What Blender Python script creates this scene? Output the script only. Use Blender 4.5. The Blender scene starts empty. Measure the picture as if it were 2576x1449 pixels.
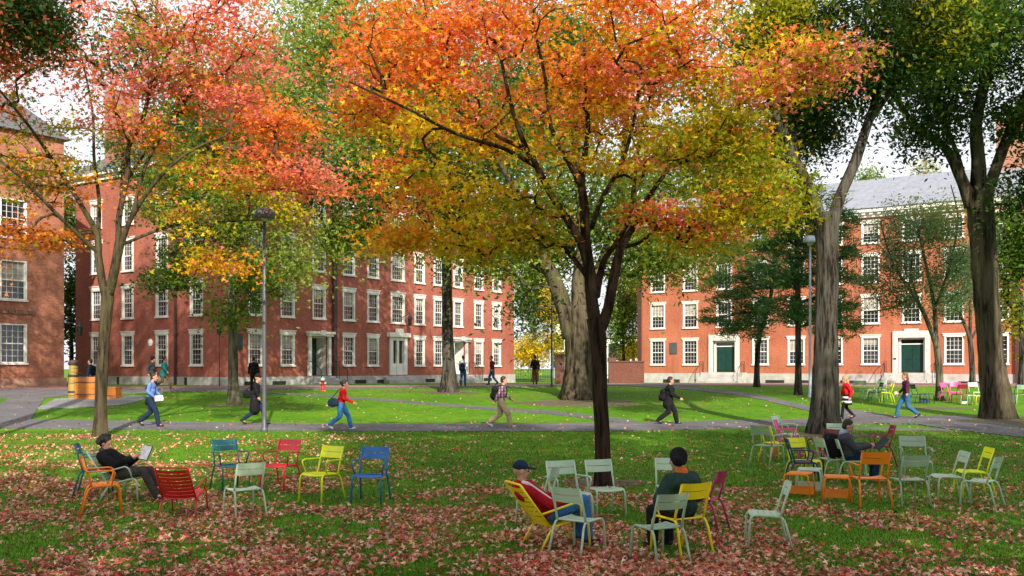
# tunables
SUN_EL = 31.0; SUN_AZ = 168.0; SUN_E = 5.0; EXPO = .58; CLOUD = (7.2, 7.4, 7.9)
SHADE = [(-17, -5, 5, 4, 10.5, 9000), (-5, -6, 5, 5, 11.5, 11000), (5, -5, 6.5, 6.5, 14, 19000), (16, -4, 7, 7.5, 15, 24000), (27, -4, 7, 8, 17, 20000), (37, 6, 6, 7, 15, 12000), (-15, 22, 7, 6.5, 27, 8000), (21, 20, 6.5, 5, 25, 14000)]
import bpy, math, random
import numpy as np
from mathutils import Vector, Matrix, noise
random.seed(7); RNG = np.random.default_rng(7)
R = math.radians
sc = bpy.context.scene
COL = sc.collection
F = 2500.0; CX = 1288.0; HY = 925.0; ZC = 2.4

# ---------------------------------------------------------------- terrain profile (drop below the eye, per distance)
_yk = np.array([-80, 0, 8, 12, 20, 25, 33, 38, 43.5, 48, 52, 56, 60, 70, 85, 110, 900.])
_dk = np.array([2.5, 2.45, 2.42, 2.40, 2.28, 2.2, 2.03, 1.87, 1.65, 1.42, 1.22, 1.10, 1.05, 1.12, 1.28, 1.3, 1.3])
_ty = np.arange(-80, 900, .25)
_td = np.interp(_ty, _yk, _dk)
_td = np.convolve(np.pad(_td, 8, mode='edge'), np.ones(17) / 17, 'valid')
def gz(Y): return ZC - float(np.interp(Y, _ty, _td))
_m = _ty > 3
_py = HY + F * _td[_m] / _ty[_m]
def inv_y(py):
    return float(np.interp(-py, -_py, _ty[_m]))
def at(px, py):                      # point of the ground
    Y = inv_y(py)
    return Vector(((px - CX) * Y / F, Y, gz(Y)))
def pix(px, py, Y):
    return Vector(((px - CX) * Y / F, Y, ZC + (HY - py) * Y / F))

# ---------------------------------------------------------------- materials
def new_mat(name):
    m = bpy.data.materials.new(name); m.use_nodes = True
    nt = m.node_tree; b = nt.nodes['Principled BSDF']
    return m, nt, b
def N(nt, t, **kw):
    n = nt.nodes.new(t)
    for k, v in kw.items():
        if k in n.inputs: n.inputs[k].default_value = v
        else: setattr(n, k, v)
    return n
def ramp(nt, src, stops):
    r = nt.nodes.new('ShaderNodeValToRGB')
    el = r.color_ramp.elements
    while len(el) < len(stops): el.new(.5)
    for e, (p, c) in zip(el, stops):
        e.position = p; e.color = (*c, 1) if len(c) == 3 else c
    nt.links.new(src, r.inputs[0]); return r.outputs[0]
def mixc(nt, f, a, b, mode='MIX'):
    m = nt.nodes.new('ShaderNodeMix'); m.data_type = 'RGBA'; m.blend_type = mode
    for i, v in ((0, f), (6, a), (7, b)):
        if hasattr(v, 'node'): nt.links.new(v, m.inputs[i])
        elif i == 0: m.inputs[0].default_value = v
        else: m.inputs[i].default_value = (*v, 1)
    return m.outputs[2]
def noise_tex(nt, scale, detail=4, coord='Object', sx=(1, 1, 1), rough=.55):
    tc = nt.nodes.new('ShaderNodeTexCoord'); mp = nt.nodes.new('ShaderNodeMapping')
    mp.inputs['Scale'].default_value = sx
    nt.links.new(tc.outputs[coord], mp.inputs[0])
    n = N(nt, 'ShaderNodeTexNoise', Scale=scale, Detail=detail, Roughness=rough)
    nt.links.new(mp.outputs[0], n.inputs['Vector'])
    return n.outputs['Fac']
def bump(nt, b, src, strength=.3, dist=.02):
    n = N(nt, 'ShaderNodeBump', Strength=strength, Distance=dist)
    nt.links.new(src, n.inputs['Height']); nt.links.new(n.outputs[0], b.inputs['Normal'])
def plain(name, c, rough=.6, var=.15, scale=8, metal=0, bmp=0, spec=.5):
    m, nt, b = new_mat(name)
    f = noise_tex(nt, scale)
    a = tuple(x * (1 - var) for x in c); d = tuple(min(1, x * (1 + var)) for x in c)
    nt.links.new(ramp(nt, f, [(.3, a), (.7, d)]), b.inputs['Base Color'])
    b.inputs['Roughness'].default_value = rough; b.inputs['Metallic'].default_value = metal
    b.inputs['Specular IOR Level'].default_value = spec
    if bmp: bump(nt, b, noise_tex(nt, scale * 3), bmp, .01)
    return m
def brick(name, c1, c2, mortar):
    m, nt, b = new_mat(name)
    tc = nt.nodes.new('ShaderNodeTexCoord')
    bt = N(nt, 'ShaderNodeTexBrick', Scale=1.0)
    bt.inputs['Brick Width'].default_value = .215; bt.inputs['Row Height'].default_value = .075
    bt.inputs['Mortar Size'].default_value = .008; bt.inputs['Bias'].default_value = 0
    bt.inputs['Color1'].default_value = (*c1, 1); bt.inputs['Color2'].default_value = (*c2, 1)
    bt.inputs['Mortar'].default_value = (*mortar, 1)
    nt.links.new(tc.outputs['UV'], bt.inputs['Vector'])
    n1 = noise_tex(nt, .35, 5, 'UV'); n2 = noise_tex(nt, 5, 3, 'UV', (1, 2.5, 1)); n3 = noise_tex(nt, 1.3, 5, 'UV', (3, .35, 1))
    c = mixc(nt, ramp(nt, n1, [(.35, (0, 0, 0)), (.65, (.65, .65, .65))]), bt.outputs['Color'], tuple(x * .62 for x in c2))
    c = mixc(nt, ramp(nt, n2, [(.42, (0, 0, 0)), (.70, (.5, .5, .5))]), c, tuple(min(1, x * 1.45) for x in c1))
    c = mixc(nt, ramp(nt, n3, [(.50, (0, 0, 0)), (.75, (.4, .4, .4))]), c, (.14, .06, .045))
    nt.links.new(c, b.inputs['Base Color']); b.inputs['Roughness'].default_value = .9
    bump(nt, b, bt.outputs['Fac'], .3, .004)
    return m
def bark(name, c, dark, sc_=6, moss=None):
    m, nt, b = new_mat(name)
    f = noise_tex(nt, sc_, 6, 'Object', (1, 1, .13), .65)
    f2 = noise_tex(nt, 1.2, 4, 'Object', (1, 1, .5)); f3 = noise_tex(nt, sc_ * 2.6, 4, 'Object', (1, 1, .10), .7)
    mm = nt.nodes.new('ShaderNodeMath'); mm.operation = 'MULTIPLY_ADD'; mm.inputs[1].default_value = .30; nt.links.new(f3, mm.inputs[0])
    m2 = nt.nodes.new('ShaderNodeMath'); m2.operation = 'MULTIPLY'; m2.inputs[1].default_value = .70; nt.links.new(f, m2.inputs[0]); nt.links.new(m2.outputs[0], mm.inputs[2]); f = mm.outputs[0]
    col = ramp(nt, f, [(.42, dark), (.50, c), (.60, tuple(min(1, x * 1.5) for x in c))])
    if moss: col = mixc(nt, ramp(nt, f2, [(.45, (0, 0, 0)), (.65, (.6, .6, .6))]), col, moss)
    nt.links.new(col, b.inputs['Base Color']); b.inputs['Roughness'].default_value = .95
    bump(nt, b, f, 1.0, .12); b.inputs['Specular IOR Level'].default_value = .08
    return m
def leafmat(name, trans=.35, rough=.5, spec=.3):
    m, nt, b = new_mat(name)
    at_ = N(nt, 'ShaderNodeAttribute', attribute_name='Col')
    out = nt.nodes['Material Output']
    tr = nt.nodes.new('ShaderNodeBsdfTranslucent'); mx = nt.nodes.new('ShaderNodeMixShader')
    mx.inputs[0].default_value = trans
    nt.links.new(at_.outputs['Color'], b.inputs['Base Color'])
    nt.links.new(at_.outputs['Color'], tr.inputs['Color'])
    nt.links.new(b.outputs[0], mx.inputs[1]); nt.links.new(tr.outputs[0], mx.inputs[2])
    nt.links.new(mx.outputs[0], out.inputs[0])
    b.inputs['Roughness'].default_value = rough; b.inputs['Specular IOR Level'].default_value = spec
    return m

M = {}
M['leaf'] = leafmat('tree_leaf', .5); M['needle'] = leafmat('needle', .35); M['litter'] = leafmat('fallen_leaf', .12, .6, .2)
M['blade'] = leafmat('grass_blade', .3, .6, .15)
M['brick_sun'] = brick('orange_red_brick', (.46, .125, .055), (.40, .10, .045), (.42, .25, .18))
M['brick_dark'] = brick('deep_red_brick', (.42, .115, .075), (.32, .080, .052), (.34, .19, .15))
M['brick_old'] = brick('old_brown_brick', (.46, .17, .095), (.31, .105, .065), (.38, .27, .2))
M['brick_brown'] = brick('brown_brick', (.17, .055, .035), (.12, .035, .025), (.12, .07, .05))
M['stone'] = plain('grey_granite', (.42, .41, .39), .85, .22, 1.6, bmp=.2)
M['marble'] = plain('door_stone', (.62, .60, .56), .7, .2, 3)
M['white'] = plain('white_paint', (.78, .77, .73), .5, .06, 3)
M['glass'] = plain('window_glass', (.015, .018, .024), .06, .3, .6, spec=.9)
M['slate'] = plain('grey_slate', (.24, .26, .30), .6, .18, 2.5, bmp=.3)
M['darkroof'] = plain('dark_slate', (.10, .105, .12), .6, .2, 2.5)
M['greendoor'] = plain('dark_green_paint', (.008, .045, .035), .35, .2, 2)
M['iron'] = plain('black_iron', (.02, .02, .024), .5, .2, 10)
M['pipe'] = plain('brown_pipe', (.07, .03, .025), .6, .2, 4)
M['slit'] = plain('basement_dark', (.02, .018, .016), .7, .3, 4)
M['beltbrick'] = plain('worn_belt_course', (.25, .13, .10), .9, .4, 3)
M['steel'] = plain('grey_lamp_metal', (.10, .105, .125), .5, .1, 5, metal=.3)
M['palesteel'] = plain('pale_lamp_metal', (.45, .50, .60), .4, .1, 5, metal=.3)
M['lamp_glass'] = plain('lamp_lens', (.5, .5, .48), .3, .1, 5)
M['bark_maple'] = bark('grey_maple_bark', (.070, .055, .036), (.020, .016, .012), 7, (.115, .105, .045))
M['bark_dark'] = bark('dark_maple_bark', (.045, .028, .019), (.011, .008, .006), 8)
M['bark_elm'] = bark('ridged_elm_bark', (.095, .078, .052), (.018, .014, .010), 5, (.11, .098, .055))
M['bark_shade'] = bark('dark_ridged_bark', (.075, .068, .055), (.016, .014, .011), 5.5)
M['bark_grey'] = bark('smooth_grey_bark', (.13, .12, .085), (.045, .042, .032), 6, (.12, .13, .06))
M['bark_twig'] = plain('pale_twig', (.20, .175, .15), .9, .3, 4)
M['skin'] = plain('skin', (.52, .27, .18), .5, .08, 12)
M['hair_dark'] = plain('dark_hair', (.018, .013, .011), .6, .4, 40)
M['hair_blond'] = plain('blond_hair', (.42, .25, .11), .6, .3, 40)
M['eye'] = plain('eye', (.01, .01, .01), .2, .1)
def cloth(name, c): 
    m, nt, b = new_mat(name); f = noise_tex(nt, 9, 4); g = noise_tex(nt, 7, 3, 'Object', (1, 1, .45))
    nt.links.new(ramp(nt, f, [(.3, tuple(x * .75 for x in c)), (.7, tuple(min(1, x * 1.25) for x in c))]), b.inputs['Base Color']); b.inputs['Roughness'].default_value = .9; b.inputs['Specular IOR Level'].default_value = .15
    bump(nt, b, g, .9, .05); M[name] = m; return m
# asphalt
def asphalt(name, c, warm):
    m, nt, b = new_mat(name)
    f = noise_tex(nt, .8, 5); g = noise_tex(nt, 30, 2)
    col = ramp(nt, f, [(.3, tuple(x * .8 for x in c)), (.55, c), (.75, warm)])
    col = mixc(nt, ramp(nt, g, [(.4, (0, 0, 0)), (.7, (.35, .35, .35))]), col, tuple(x * 1.4 for x in c))
    nt.links.new(col, b.inputs['Base Color']); b.inputs['Roughness'].default_value = .9
    pt = noise_tex(nt, .22, 3, 'Object', (1, 2.5, 1), .7); col2 = mixc(nt, ramp(nt, pt, [(.46, (0, 0, 0)), (.5, (.4, .4, .4))]), col, tuple(x * .62 for x in c)); nt.links.new(col2, b.inputs['Base Color'])
    bump(nt, b, g, .5, .02)
    return m
M['asphalt'] = asphalt('asphalt', (.125, .125, .135), (.19, .165, .145))
M['dirt'] = asphalt('bare_soil', (.13, .11, .055), (.09, .13, .03))
M['blind'] = plain('window_blind', (.32, .30, .26), .8, .2, 2)
M['slab'] = asphalt('pale_paving', (.23, .24, .25), (.27, .27, .27))
M['brickwalk'] = asphalt('pink_brick_paving', (.30, .16, .145), (.34, .19, .17))
# lawn
m, nt, b = new_mat('lawn')
f1 = noise_tex(nt, .25, 5); f2 = noise_tex(nt, 3.0, 5, sx=(1, .6, 1)); f3 = noise_tex(nt, 45, 3)
c = ramp(nt, f1, [(.3, (.055, .165, .006)), (.5, (.090, .245, .007)), (.72, (.145, .310, .010))])
c = mixc(nt, ramp(nt, f2, [(.4, (0, 0, 0)), (.7, (.55, .55, .55))]), c, (.030, .088, .004))
c = mixc(nt, ramp(nt, f3, [(.4, (0, 0, 0)), (.7, (.5, .5, .5))]), c, (.13, .27, .012))
f4 = noise_tex(nt, .13, 4)
c = mixc(nt, ramp(nt, f4, [(.54, (0, 0, 0)), (.72, (.6, .6, .6))]), c, (.14, .15, .03))
nt.links.new(c, b.inputs['Base Color']); b.inputs['Roughness'].default_value = .9; b.inputs['Specular IOR Level'].default_value = .15
bump(nt, b, f3, .8, .03); M['lawn'] = m

# ---------------------------------------------------------------- object helpers
def tag(o, label=None, cat=None, group=None, kind=None):
    if label: o['label'] = label
    if cat: o['category'] = cat
    if group: o['group'] = group
    if kind: o['kind'] = kind
    return o
def link(name, me, mats=(), parent=None):
    o = bpy.data.objects.new(name, me); COL.objects.link(o)
    if parent: o.parent = parent
    if not isinstance(mats, (list, tuple)): mats = [mats]
    if me is not None and len(me.materials) == 0:
        for m_ in mats: me.materials.append(m_)
    return o
def empty(name, loc, rz=0, label=None, cat=None, group=None):
    o = bpy.data.objects.new(name, None); COL.objects.link(o)
    o.location = loc; o.rotation_euler = (0, 0, rz); o.empty_display_size = .2
    return tag(o, label, cat, group)
class MB:
    def __init__(s): s.v = []; s.f = []; s.uv = []
    def quad(s, pts, uv=None):
        i = len(s.v); s.v += [tuple(p) for p in pts]; s.f.append(tuple(range(i, i + len(pts)))); s.uv.append(uv); return s
    def box(s, lo, hi, mat=None):
        i = len(s.v)
        P = [(x, y, z) for x in (lo[0], hi[0]) for y in (lo[1], hi[1]) for z in (lo[2], hi[2])]
        if mat: P = [tuple(mat @ Vector(p)) for p in P]
        s.v += P
        for q in ((0, 1, 3, 2), (4, 6, 7, 5), (0, 4, 5, 1), (2, 3, 7, 6), (0, 2, 6, 4), (1, 5, 7, 3)):
            s.f.append(tuple(i + k for k in q)); s.uv.append(None)
        return s
    def tube(s, pts, rad, n=8, cap=True, jag=0, flare=None):
        pts = [Vector(p) for p in pts]
        if not isinstance(rad, (list, tuple)): rad = [rad] * len(pts)
        base = len(s.v); up = Vector((0, 0, 1)); u = None
        for k, p in enumerate(pts):
            d = (pts[min(k + 1, len(pts) - 1)] - pts[max(k - 1, 0)]).normalized()
            if u is None:
                ref = Vector((1, 0, 0)) if abs(d.z) > .7 else up
                u = (ref - d * ref.dot(d)).normalized()
            else: u = (u - d * u.dot(d)).normalized()
            w = d.cross(u)
            for j in range(n):
                a = 2 * math.pi * j / n; r = rad[k]
                if flare: r *= flare(k, a, p)
                q = p + (u * math.cos(a) + w * math.sin(a)) * r
                if jag: q += (q - p) * (noise.noise(Vector((q.x * 9, q.y * 9, q.z * 1.2))) * jag)
                s.v.append(tuple(q))
        for k in range(len(pts) - 1):
            for j in range(n):
                a = base + k * n + j; b_ = base + k * n + (j + 1) % n
                s.f.append((a, b_, b_ + n, a + n)); s.uv.append(None)
        if cap:
            s.f.append(tuple(base + j for j in reversed(range(n)))); s.uv.append(None)
            e = base + (len(pts) - 1) * n
            s.f.append(tuple(e + j for j in range(n))); s.uv.append(None)
        return s
    def lathe(s, prof, n=20, o=(0, 0, 0)):
        base = len(s.v)
        for r, z in prof:
            for j in range(n):
                a = 2 * math.pi * j / n
                s.v.append((o[0] + r * math.cos(a), o[1] + r * math.sin(a), o[2] + z))
        for k in range(len(prof) - 1):
            for j in range(n):
                a = base + k * n + j; b_ = base + k * n + (j + 1) % n
                s.f.append((a, b_, b_ + n, a + n)); s.uv.append(None)
        s.f.append(tuple(base + j for j in reversed(range(n)))); s.uv.append(None)
        e = base + (len(prof) - 1) * n
        s.f.append(tuple(e + j for j in range(n))); s.uv.append(None)
        return s
    def mesh(s, name, smooth=False):
        me = bpy.data.meshes.new(name); me.from_pydata(s.v, [], s.f)
        if any(u for u in s.uv):
            l = me.uv_layers.new(name='UVMap').data; i = 0
            for f, u in zip(s.f, s.uv):
                for k in range(len(f)):
                    if u: l[i].uv = u[k]
                    i += 1
        if smooth: me.polygons.foreach_set('use_smooth', [True] * len(me.polygons))
        me.update(); return me
    def build(s, name, mats, parent=None, smooth=False):
        return link(name, s.mesh(name, smooth), mats, parent)
def fillet(pts, r=.05, n=4):
    pts = [Vector(p) for p in pts]; out = [pts[0]]
    for a, b_, c_ in zip(pts, pts[1:], pts[2:]):
        d1 = (a - b_); d2 = (c_ - b_); rr = min(r, d1.length * .45, d2.length * .45)
        p1 = b_ + d1.normalized() * rr; p2 = b_ + d2.normalized() * rr
        for k in range(n + 1):
            t = k / n; out.append(p1 * (1 - t) ** 2 + b_ * 2 * t * (1 - t) + p2 * t * t)
    out.append(pts[-1]); return out
def copy_tree(o, parent=None):
    c_ = o.copy(); COL.objects.link(c_); c_.parent = parent
    for ch in list(o.children): copy_tree(ch, c_)
    return c_

# ---------------------------------------------------------------- ground and paths
xs = np.concatenate([np.arange(-500, -60, 40), np.arange(-60, 61, 4), np.arange(100, 501, 40)])
ys = np.concatenate([np.arange(-60, 0, 5), np.arange(0, 100, .5), np.arange(100, 900, 20)])
gx, gy = np.meshgrid(xs, ys); gzz = ZC - np.interp(gy, _ty, _td)
V_ = np.stack([gx, gy, gzz], -1).reshape(-1, 3)
nx, ny = len(xs), len(ys)
Fc = [(j * nx + i, j * nx + i + 1, (j + 1) * nx + i + 1, (j + 1) * nx + i) for j in range(ny - 1) for i in range(nx - 1)]
me = bpy.data.meshes.new('lawn'); me.from_pydata(V_.tolist(), [], Fc)
me.polygons.foreach_set('use_smooth', [True] * len(Fc))
tag(link('lawn', me, M['lawn']), kind='structure')
def strip(name, top, bot, mat, lift=.02, wob=0.0):
    tx = [p[0] for p in top]; tyy = [p[1] for p in top]; bx_ = [p[0] for p in bot]; byy = [p[1] for p in bot]
    x0, x1 = max(tx[0], bx_[0]), min(tx[-1], bx_[-1])
    nxx = max(4, int((x1 - x0) / 7)); v = []; f = []; ring = []
    X_ = np.linspace(x0, x1, nxx)
    YT = [inv_y(np.interp(x, tx, tyy)) for x in X_]; YB = [inv_y(np.interp(x, bx_, byy)) for x in X_]
    rows = max(2, int(max(a - b_ for a, b_ in zip(YT, YB)) / .5) + 1)
    for j in range(rows + 1):
        for x, a, b_ in zip(X_, YT, YB):
            wa = a + wob * noise.noise(Vector((x * .15, a, 1))) + .10 * noise.noise(Vector((x * .9, a, 4))); wb = b_ + wob * noise.noise(Vector((x * .15, b_, 9))) + .10 * noise.noise(Vector((x * .9, b_, 3)))
            Y = wb + (wa - wb) * j / rows
            v.append(((x - CX) * Y / F, Y, gz(Y) + lift))
    for j in range(rows):
        for i in range(nxx - 1):
            a = j * nxx + i; f.append((a, a + 1, a + nxx + 1, a + nxx))
    # skirt into the ground so the edge has thickness
    base = len(v)
    edge = [i for i in range(nxx)] + [j * nxx + nxx - 1 for j in range(1, rows + 1)] + [rows * nxx + i for i in range(nxx - 2, -1, -1)] + [j * nxx for j in range(rows - 1, 0, -1)]
    v += [(v[i][0], v[i][1], v[i][2] - lift - .05) for i in edge]
    for k in range(len(edge)):
        k2 = (k + 1) % len(edge); f.append((edge[k2], edge[k], base + k, base + k2))
    me = bpy.data.meshes.new(name); me.from_pydata(v, [], f)
    return tag(link(name, me, mat), kind='structure')
strip('asphalt_path', [(-300, 1062), (90, 1056), (340, 1060), (600, 1064), (800, 1067), (1288, 1067), (1700, 1062), (1850, 1058), (2045, 1055)],
      [(-300, 1080), (0, 1078), (340, 1081), (1000, 1086), (1500, 1086), (1900, 1077), (2045, 1073)], M['asphalt'], .024, .25)
strip('path_junction', [(2040, 1025), (2090, 1026), (2149, 1031), (2258, 1049), (2420, 1047), (2455, 1052), (2576, 1077), (2900, 1110)],
      [(2040, 1073), (2112, 1069), (2200, 1067), (2308, 1068), (2380, 1080), (2576, 1101), (2900, 1140)], M['asphalt'], .028, .2)
strip('narrow_path', [(2045, 1074), (2130, 1074), (2250, 1077), (2385, 1081)], [(2045, 1078), (2130, 1078.5), (2250, 1081), (2385, 1087)], M['asphalt'], .020)
strip('diagonal_path', [(1560, 967), (1660, 970.5), (1771, 976), (1900, 992), (2045, 1024)], [(1560, 970), (1660, 975), (1771, 984), (1900, 1002), (2045, 1037)], M['asphalt'], .020, .2)
strip('crossing_path', [(560, 984), (671, 987), (803, 993), (1000, 1007), (1247, 1026), (1400, 1035), (1600, 1058)],
      [(560, 987), (671, 990), (803, 997), (1000, 1012), (1247, 1033), (1400, 1044), (1600, 1068)], M['asphalt'], .020, .2)
strip('brick_walk', [(-300, 970), (150, 971), (270, 972.5), (620, 971), (1000, 970), (1300, 966.5), (1600, 965), (2100, 963.8), (2700, 963)],
      [(-300, 979), (175, 979), (620, 977), (1000, 974), (1300, 970.5), (1600, 969.5), (2100, 971), (2700, 972)], M['brickwalk'], .018)
strip('building_walk', [(-300, 979), (175, 979), (620, 977), (1000, 974), (1300, 970), (1600, 967), (1760, 968)],
      [(-300, 1002), (30, 1002), (60, 1004), (110, 1002), (200, 992), (300, 989.5), (620, 983), (1000, 976.5), (1300, 972.3), (1600, 969.5), (1760, 972)], M['asphalt'], .026)
strip('side_path', [(-300, 1018), (0, 1016), (18, 1006), (60, 1000), (95, 1000), (112, 1001)],
      [(-300, 1066), (0, 1063), (50, 1063), (76, 1059), (92, 1032), (112, 1003)], M['asphalt'], .022)
strip('stone_apron', [(95, 1027), (140, 1004), (220, 1000), (355, 996), (364, 1002)], [(95, 1030), (200, 1026), (300, 1020), (345, 1012), (364, 1004)], M['slab'], .030)

# ---------------------------------------------------------------- buildings
TH = R(56.5)
def ang(dx, dy): return math.atan2(dy, dx)
class Facade:                        # local x along the wall, y inward, z up
    def __init__(s, P0, d): s.P0 = Vector(P0); s.d = Vector(d).normalized()
    def s_of(s, px):
        k = (px - CX) / F            # X = kY
        # P0.x + t dx = k (P0.y + t dy)
        return (k * s.P0.y - s.P0.x) / (s.d.x - k * s.d.y)
    def Y(s, t): return s.P0.y + t * s.d.y
def wall_mesh(mb, T, x0, x1, z0, z1, holes, depth=.14):
    """T maps (s, inward, z) to local coords. Wall with rectangular holes and reveals."""
    X = sorted({x0, x1, *[h[0] for h in holes], *[h[1] for h in holes]}); Z = sorted({z0, z1, *[h[2] for h in holes], *[h[3] for h in holes]})
    X = [x for x in X if x0 <= x <= x1]; Z = [z for z in Z if z0 <= z <= z1]
    for a, b_ in zip(X, X[1:]):
        for c_, d in zip(Z, Z[1:]):
            mx, mz = (a + b_) / 2, (c_ + d) / 2
            if any(h[0] < mx < h[1] and h[2] < mz < h[3] for h in holes): continue
            mb.quad([T(a, 0, c_), T(b_, 0, c_), T(b_, 0, d), T(a, 0, d)], [(a, c_), (b_, c_), (b_, d), (a, d)])
    for a, b_, c_, d in holes:
        mb.quad([T(a, 0, c_), T(a, 0, d), T(a, depth, d), T(a, depth, c_)], [(0, c_), (0, d), (.1, d), (.1, c_)])
        mb.quad([T(b_, 0, d), T(b_, 0, c_), T(b_, depth, c_), T(b_, depth, d)], [(0, d), (0, c_), (.1, c_), (.1, d)])
        mb.quad([T(a, 0, d), T(b_, 0, d), T(b_, depth, d), T(a, depth, d)], [(a, 0), (b_, 0), (b_, .1), (a, .1)])
        mb.quad([T(a, 0, c_), T(a, depth, c_), T(b_, depth, c_), T(b_, 0, c_)], [(a, 0), (a, .1), (b_, .1), (b_, 0)])
_wcache = {}
def window_meshes(w, h, cols, lintel, fw=.085, arch=False, key=''):
    k = (round(w, 2), round(h, 2), cols, lintel, arch, key)
    if k in _wcache: return _wcache[k]
    fr = MB()                          # origin: bottom centre of opening, y inward
    fr.box((-w / 2 - .02, -.05, 0), (-w / 2 + fw, .10, h)); fr.box((w / 2 - fw, -.05, 0), (w / 2 + .02, .10, h))
    fr.box((-w / 2 + fw, -.05, h - fw * .8), (w / 2 - fw, .10, h)); fr.box((-w / 2 + fw, -.05, 0), (w / 2 - fw, .10, fw * .7))
    iw0, iw1, z0, z1 = -w / 2 + fw, w / 2 - fw, fw * .7, h - fw * .8; zm = (z0 + z1) / 2
    fr.box((iw0, .05, zm - .03), (iw1, .098, zm + .03))
    for s_, a, b_, y in ((0, z0, zm - .035, .05), (1, zm + .035, z1, .02)):
        fr.box((iw0, y, a), (iw0 + .03, .097, b_)); fr.box((iw1 - .03, y, a), (iw1, .097, b_))
    mu = MB()
    for i in range(1, cols):
        x = iw0 + .03 + (iw1 - iw0 - .06) * i / cols
        mu.box((x - .008, .085, z0), (x + .008, .096, zm - .031)); mu.box((x - .013, .075, zm + .031), (x + .013, .096, z1))
    for a, b_, y in ((z0, zm - .035, .047), (zm + .035, z1, .022)):
        for i in (1, 2):
            z = a + (b_ - a) * i / 3; mu.box((iw0 + .03, .082, z - .009), (iw1 - .03, .095, z + .009))
    gl = MB(); gl.box((iw0, .10, z0), (iw1, .13, z1))
    si = MB(); si.box((-w / 2 - .07, -.11, -.10), (w / 2 + .07, .05, -.002))
    li = None
    if lintel:
        li = MB()
        lo = -w / 2 - .10; hi = w / 2 + .10
        li.box((lo, -.07, h + .002), (hi, .02, h + lintel - .06)); li.box((lo - .04, -.11, h + lintel - .058), (hi + .04, .02, h + lintel))
        if arch:
            li.lathe([(.16, -.06), (.16, .04)], 14, (0, 0, 0)); 
            base = len(li.v) - 28
            for q in range(base, len(li.v)): x, y, z = li.v[q]; li.v[q] = (x * 1.3, z - .04, h + lintel + y * .8)
    r = (fr.mesh('window'), mu.mesh('muntin'), gl.mesh('pane'), si.mesh('sill'), li.mesh('lintel') if li else None)
    _wcache[k] = r; return r
def add_window(parent, loc, rz, w, h, cols=4, lintel=.26, arch=False):
    fr, mu, gl, si, li = window_meshes(w, h, cols, lintel, arch=arch)
    o = link('window', fr, M['white'], parent); o.location = loc; o.rotation_euler = (0, 0, rz)
    link('muntin', mu, M['white'], o); link('pane', gl, M['glass'], o); link('sill', si, M['white'], o)
    if random.random() < .35:
        hb = h * random.choice((.25, .4, .5, .5)); bl = MB().box((-w / 2 + .09, .0985, h - .08 - hb), (w / 2 - .09, .0995, h - .08)); link('blind', bl.mesh('blind'), M['blind'], o)
    if li: link('lintel', li, M['white'], o)
    return o
def rail(parent, x, y0, z0, z1, out, rz_loc):   # handrail running outwards along steps (local)
    mb = MB()
    T = lambda a, b_, c_: rz_loc @ Vector((a, b_, c_))
    mb.tube(fillet([T(x, y0, z1 - .0), T(x, y0, z1 + .95), T(x, y0 - out * .4, z1 + .95), T(x, y0 - out, z0 + .9), T(x, y0 - out, z0)], .08), .022, 6)
    mb.tube([T(x, y0 - out * .45, z0 + .3), T(x, y0 - out * .45, z1 + .82)], .016, 6)
    mb.build('handrail', M['iron'], parent)
def steps(parent, x0, x1, z0, z1, T, n=4, tread=.32):
    mb = MB()
    for i in range(n):
        ya = -(n - i) * tread; zt = z0 + (z1 - z0) * (i + 1) / n
        lo = Vector((x0, ya, z0 - .3)); hi = Vector((x1, -.02 if i == n - 1 else ya + tread - .002, zt))
        mb.box(lo, hi, T)
    mb.build('steps', M['stone'], parent)

# --- long brick hall in the middle (corner towards us)
Pc = Vector(((585 - CX) * 58.8 / F, 58.8, 0)); dR = Vector((math.cos(TH), math.sin(TH), 0)); dL = Vector((-math.sin(TH), math.cos(TH), 0))
FR = Facade(Pc, dR); FL = Facade(Pc, dL)
LR = FR.s_of(1293); LL = FL.s_of(190)
hallB = empty('brick_hall', (Pc.x, Pc.y, 0), TH, 'long dark red brick hall with white sash windows, corner towards us, behind the orange tree', 'building')
G0 = ZC - 1.05; ZF = ZC - .56; EAV = ZC + 12.4
TR = lambda s, i, z: (s, i, z)                 # right wing local
TL = lambda s, i, z: (i, s, z)                 # left wing local (mirrored, inward = +x)
rowsB = [(ZC + .17, 1.93), (ZC + 3.22, 1.93), (ZC + 6.28, 1.93), (ZC + 9.3, 1.6)]
winR = [643, 723, 802, 877, 938, 1000, 1055, 1103, 1152, 1204, 1249]; winL = [243, 322, 408, 495]
WB = 1.14
holesR = []; holesL = []; doorsR = {802: 'green', 1000: 'white', 1152: 'pale'}
for px in winR:
    s = FR.s_of(px)
    for k, (z, h) in enumerate(rowsB):
        if k == 0 and px in doorsR: continue
        ww = WB if px != 1000 else 1.45
        holesR.append((s - ww / 2, s + ww / 2, z, z + h)); add_window(hallB, (s, 0, z), 0, ww, h, 4 if px != 1000 else 6, .26, px == 1000)
for px in winL:
    s = FL.s_of(px)
    for k, (z, h) in enumerate(rowsB):
        holesL.append((s - WB / 2, s + WB / 2, z, z + h)); add_window(hallB, (0, s, z), -math.pi / 2, WB, h, 4, .26)
sg = FR.s_of(802); holesR.append((sg - .78, sg + .78, ZF + .05, ZC + 2.05))
sw = FR.s_of(1000); holesR.append((sw - .8, sw + .8, ZF + .05, ZC + 2.2))
sp = FR.s_of(1155); holesR.append((sp - .78, sp + .78, ZF + .05, ZC + 2.05))
mb = MB(); DEP = 15.0
wall_mesh(mb, TR, 0, LR, ZF, EAV, holesR); 
wall_mesh(mb, TL, 0, LL, ZF, EAV, holesL)
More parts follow.
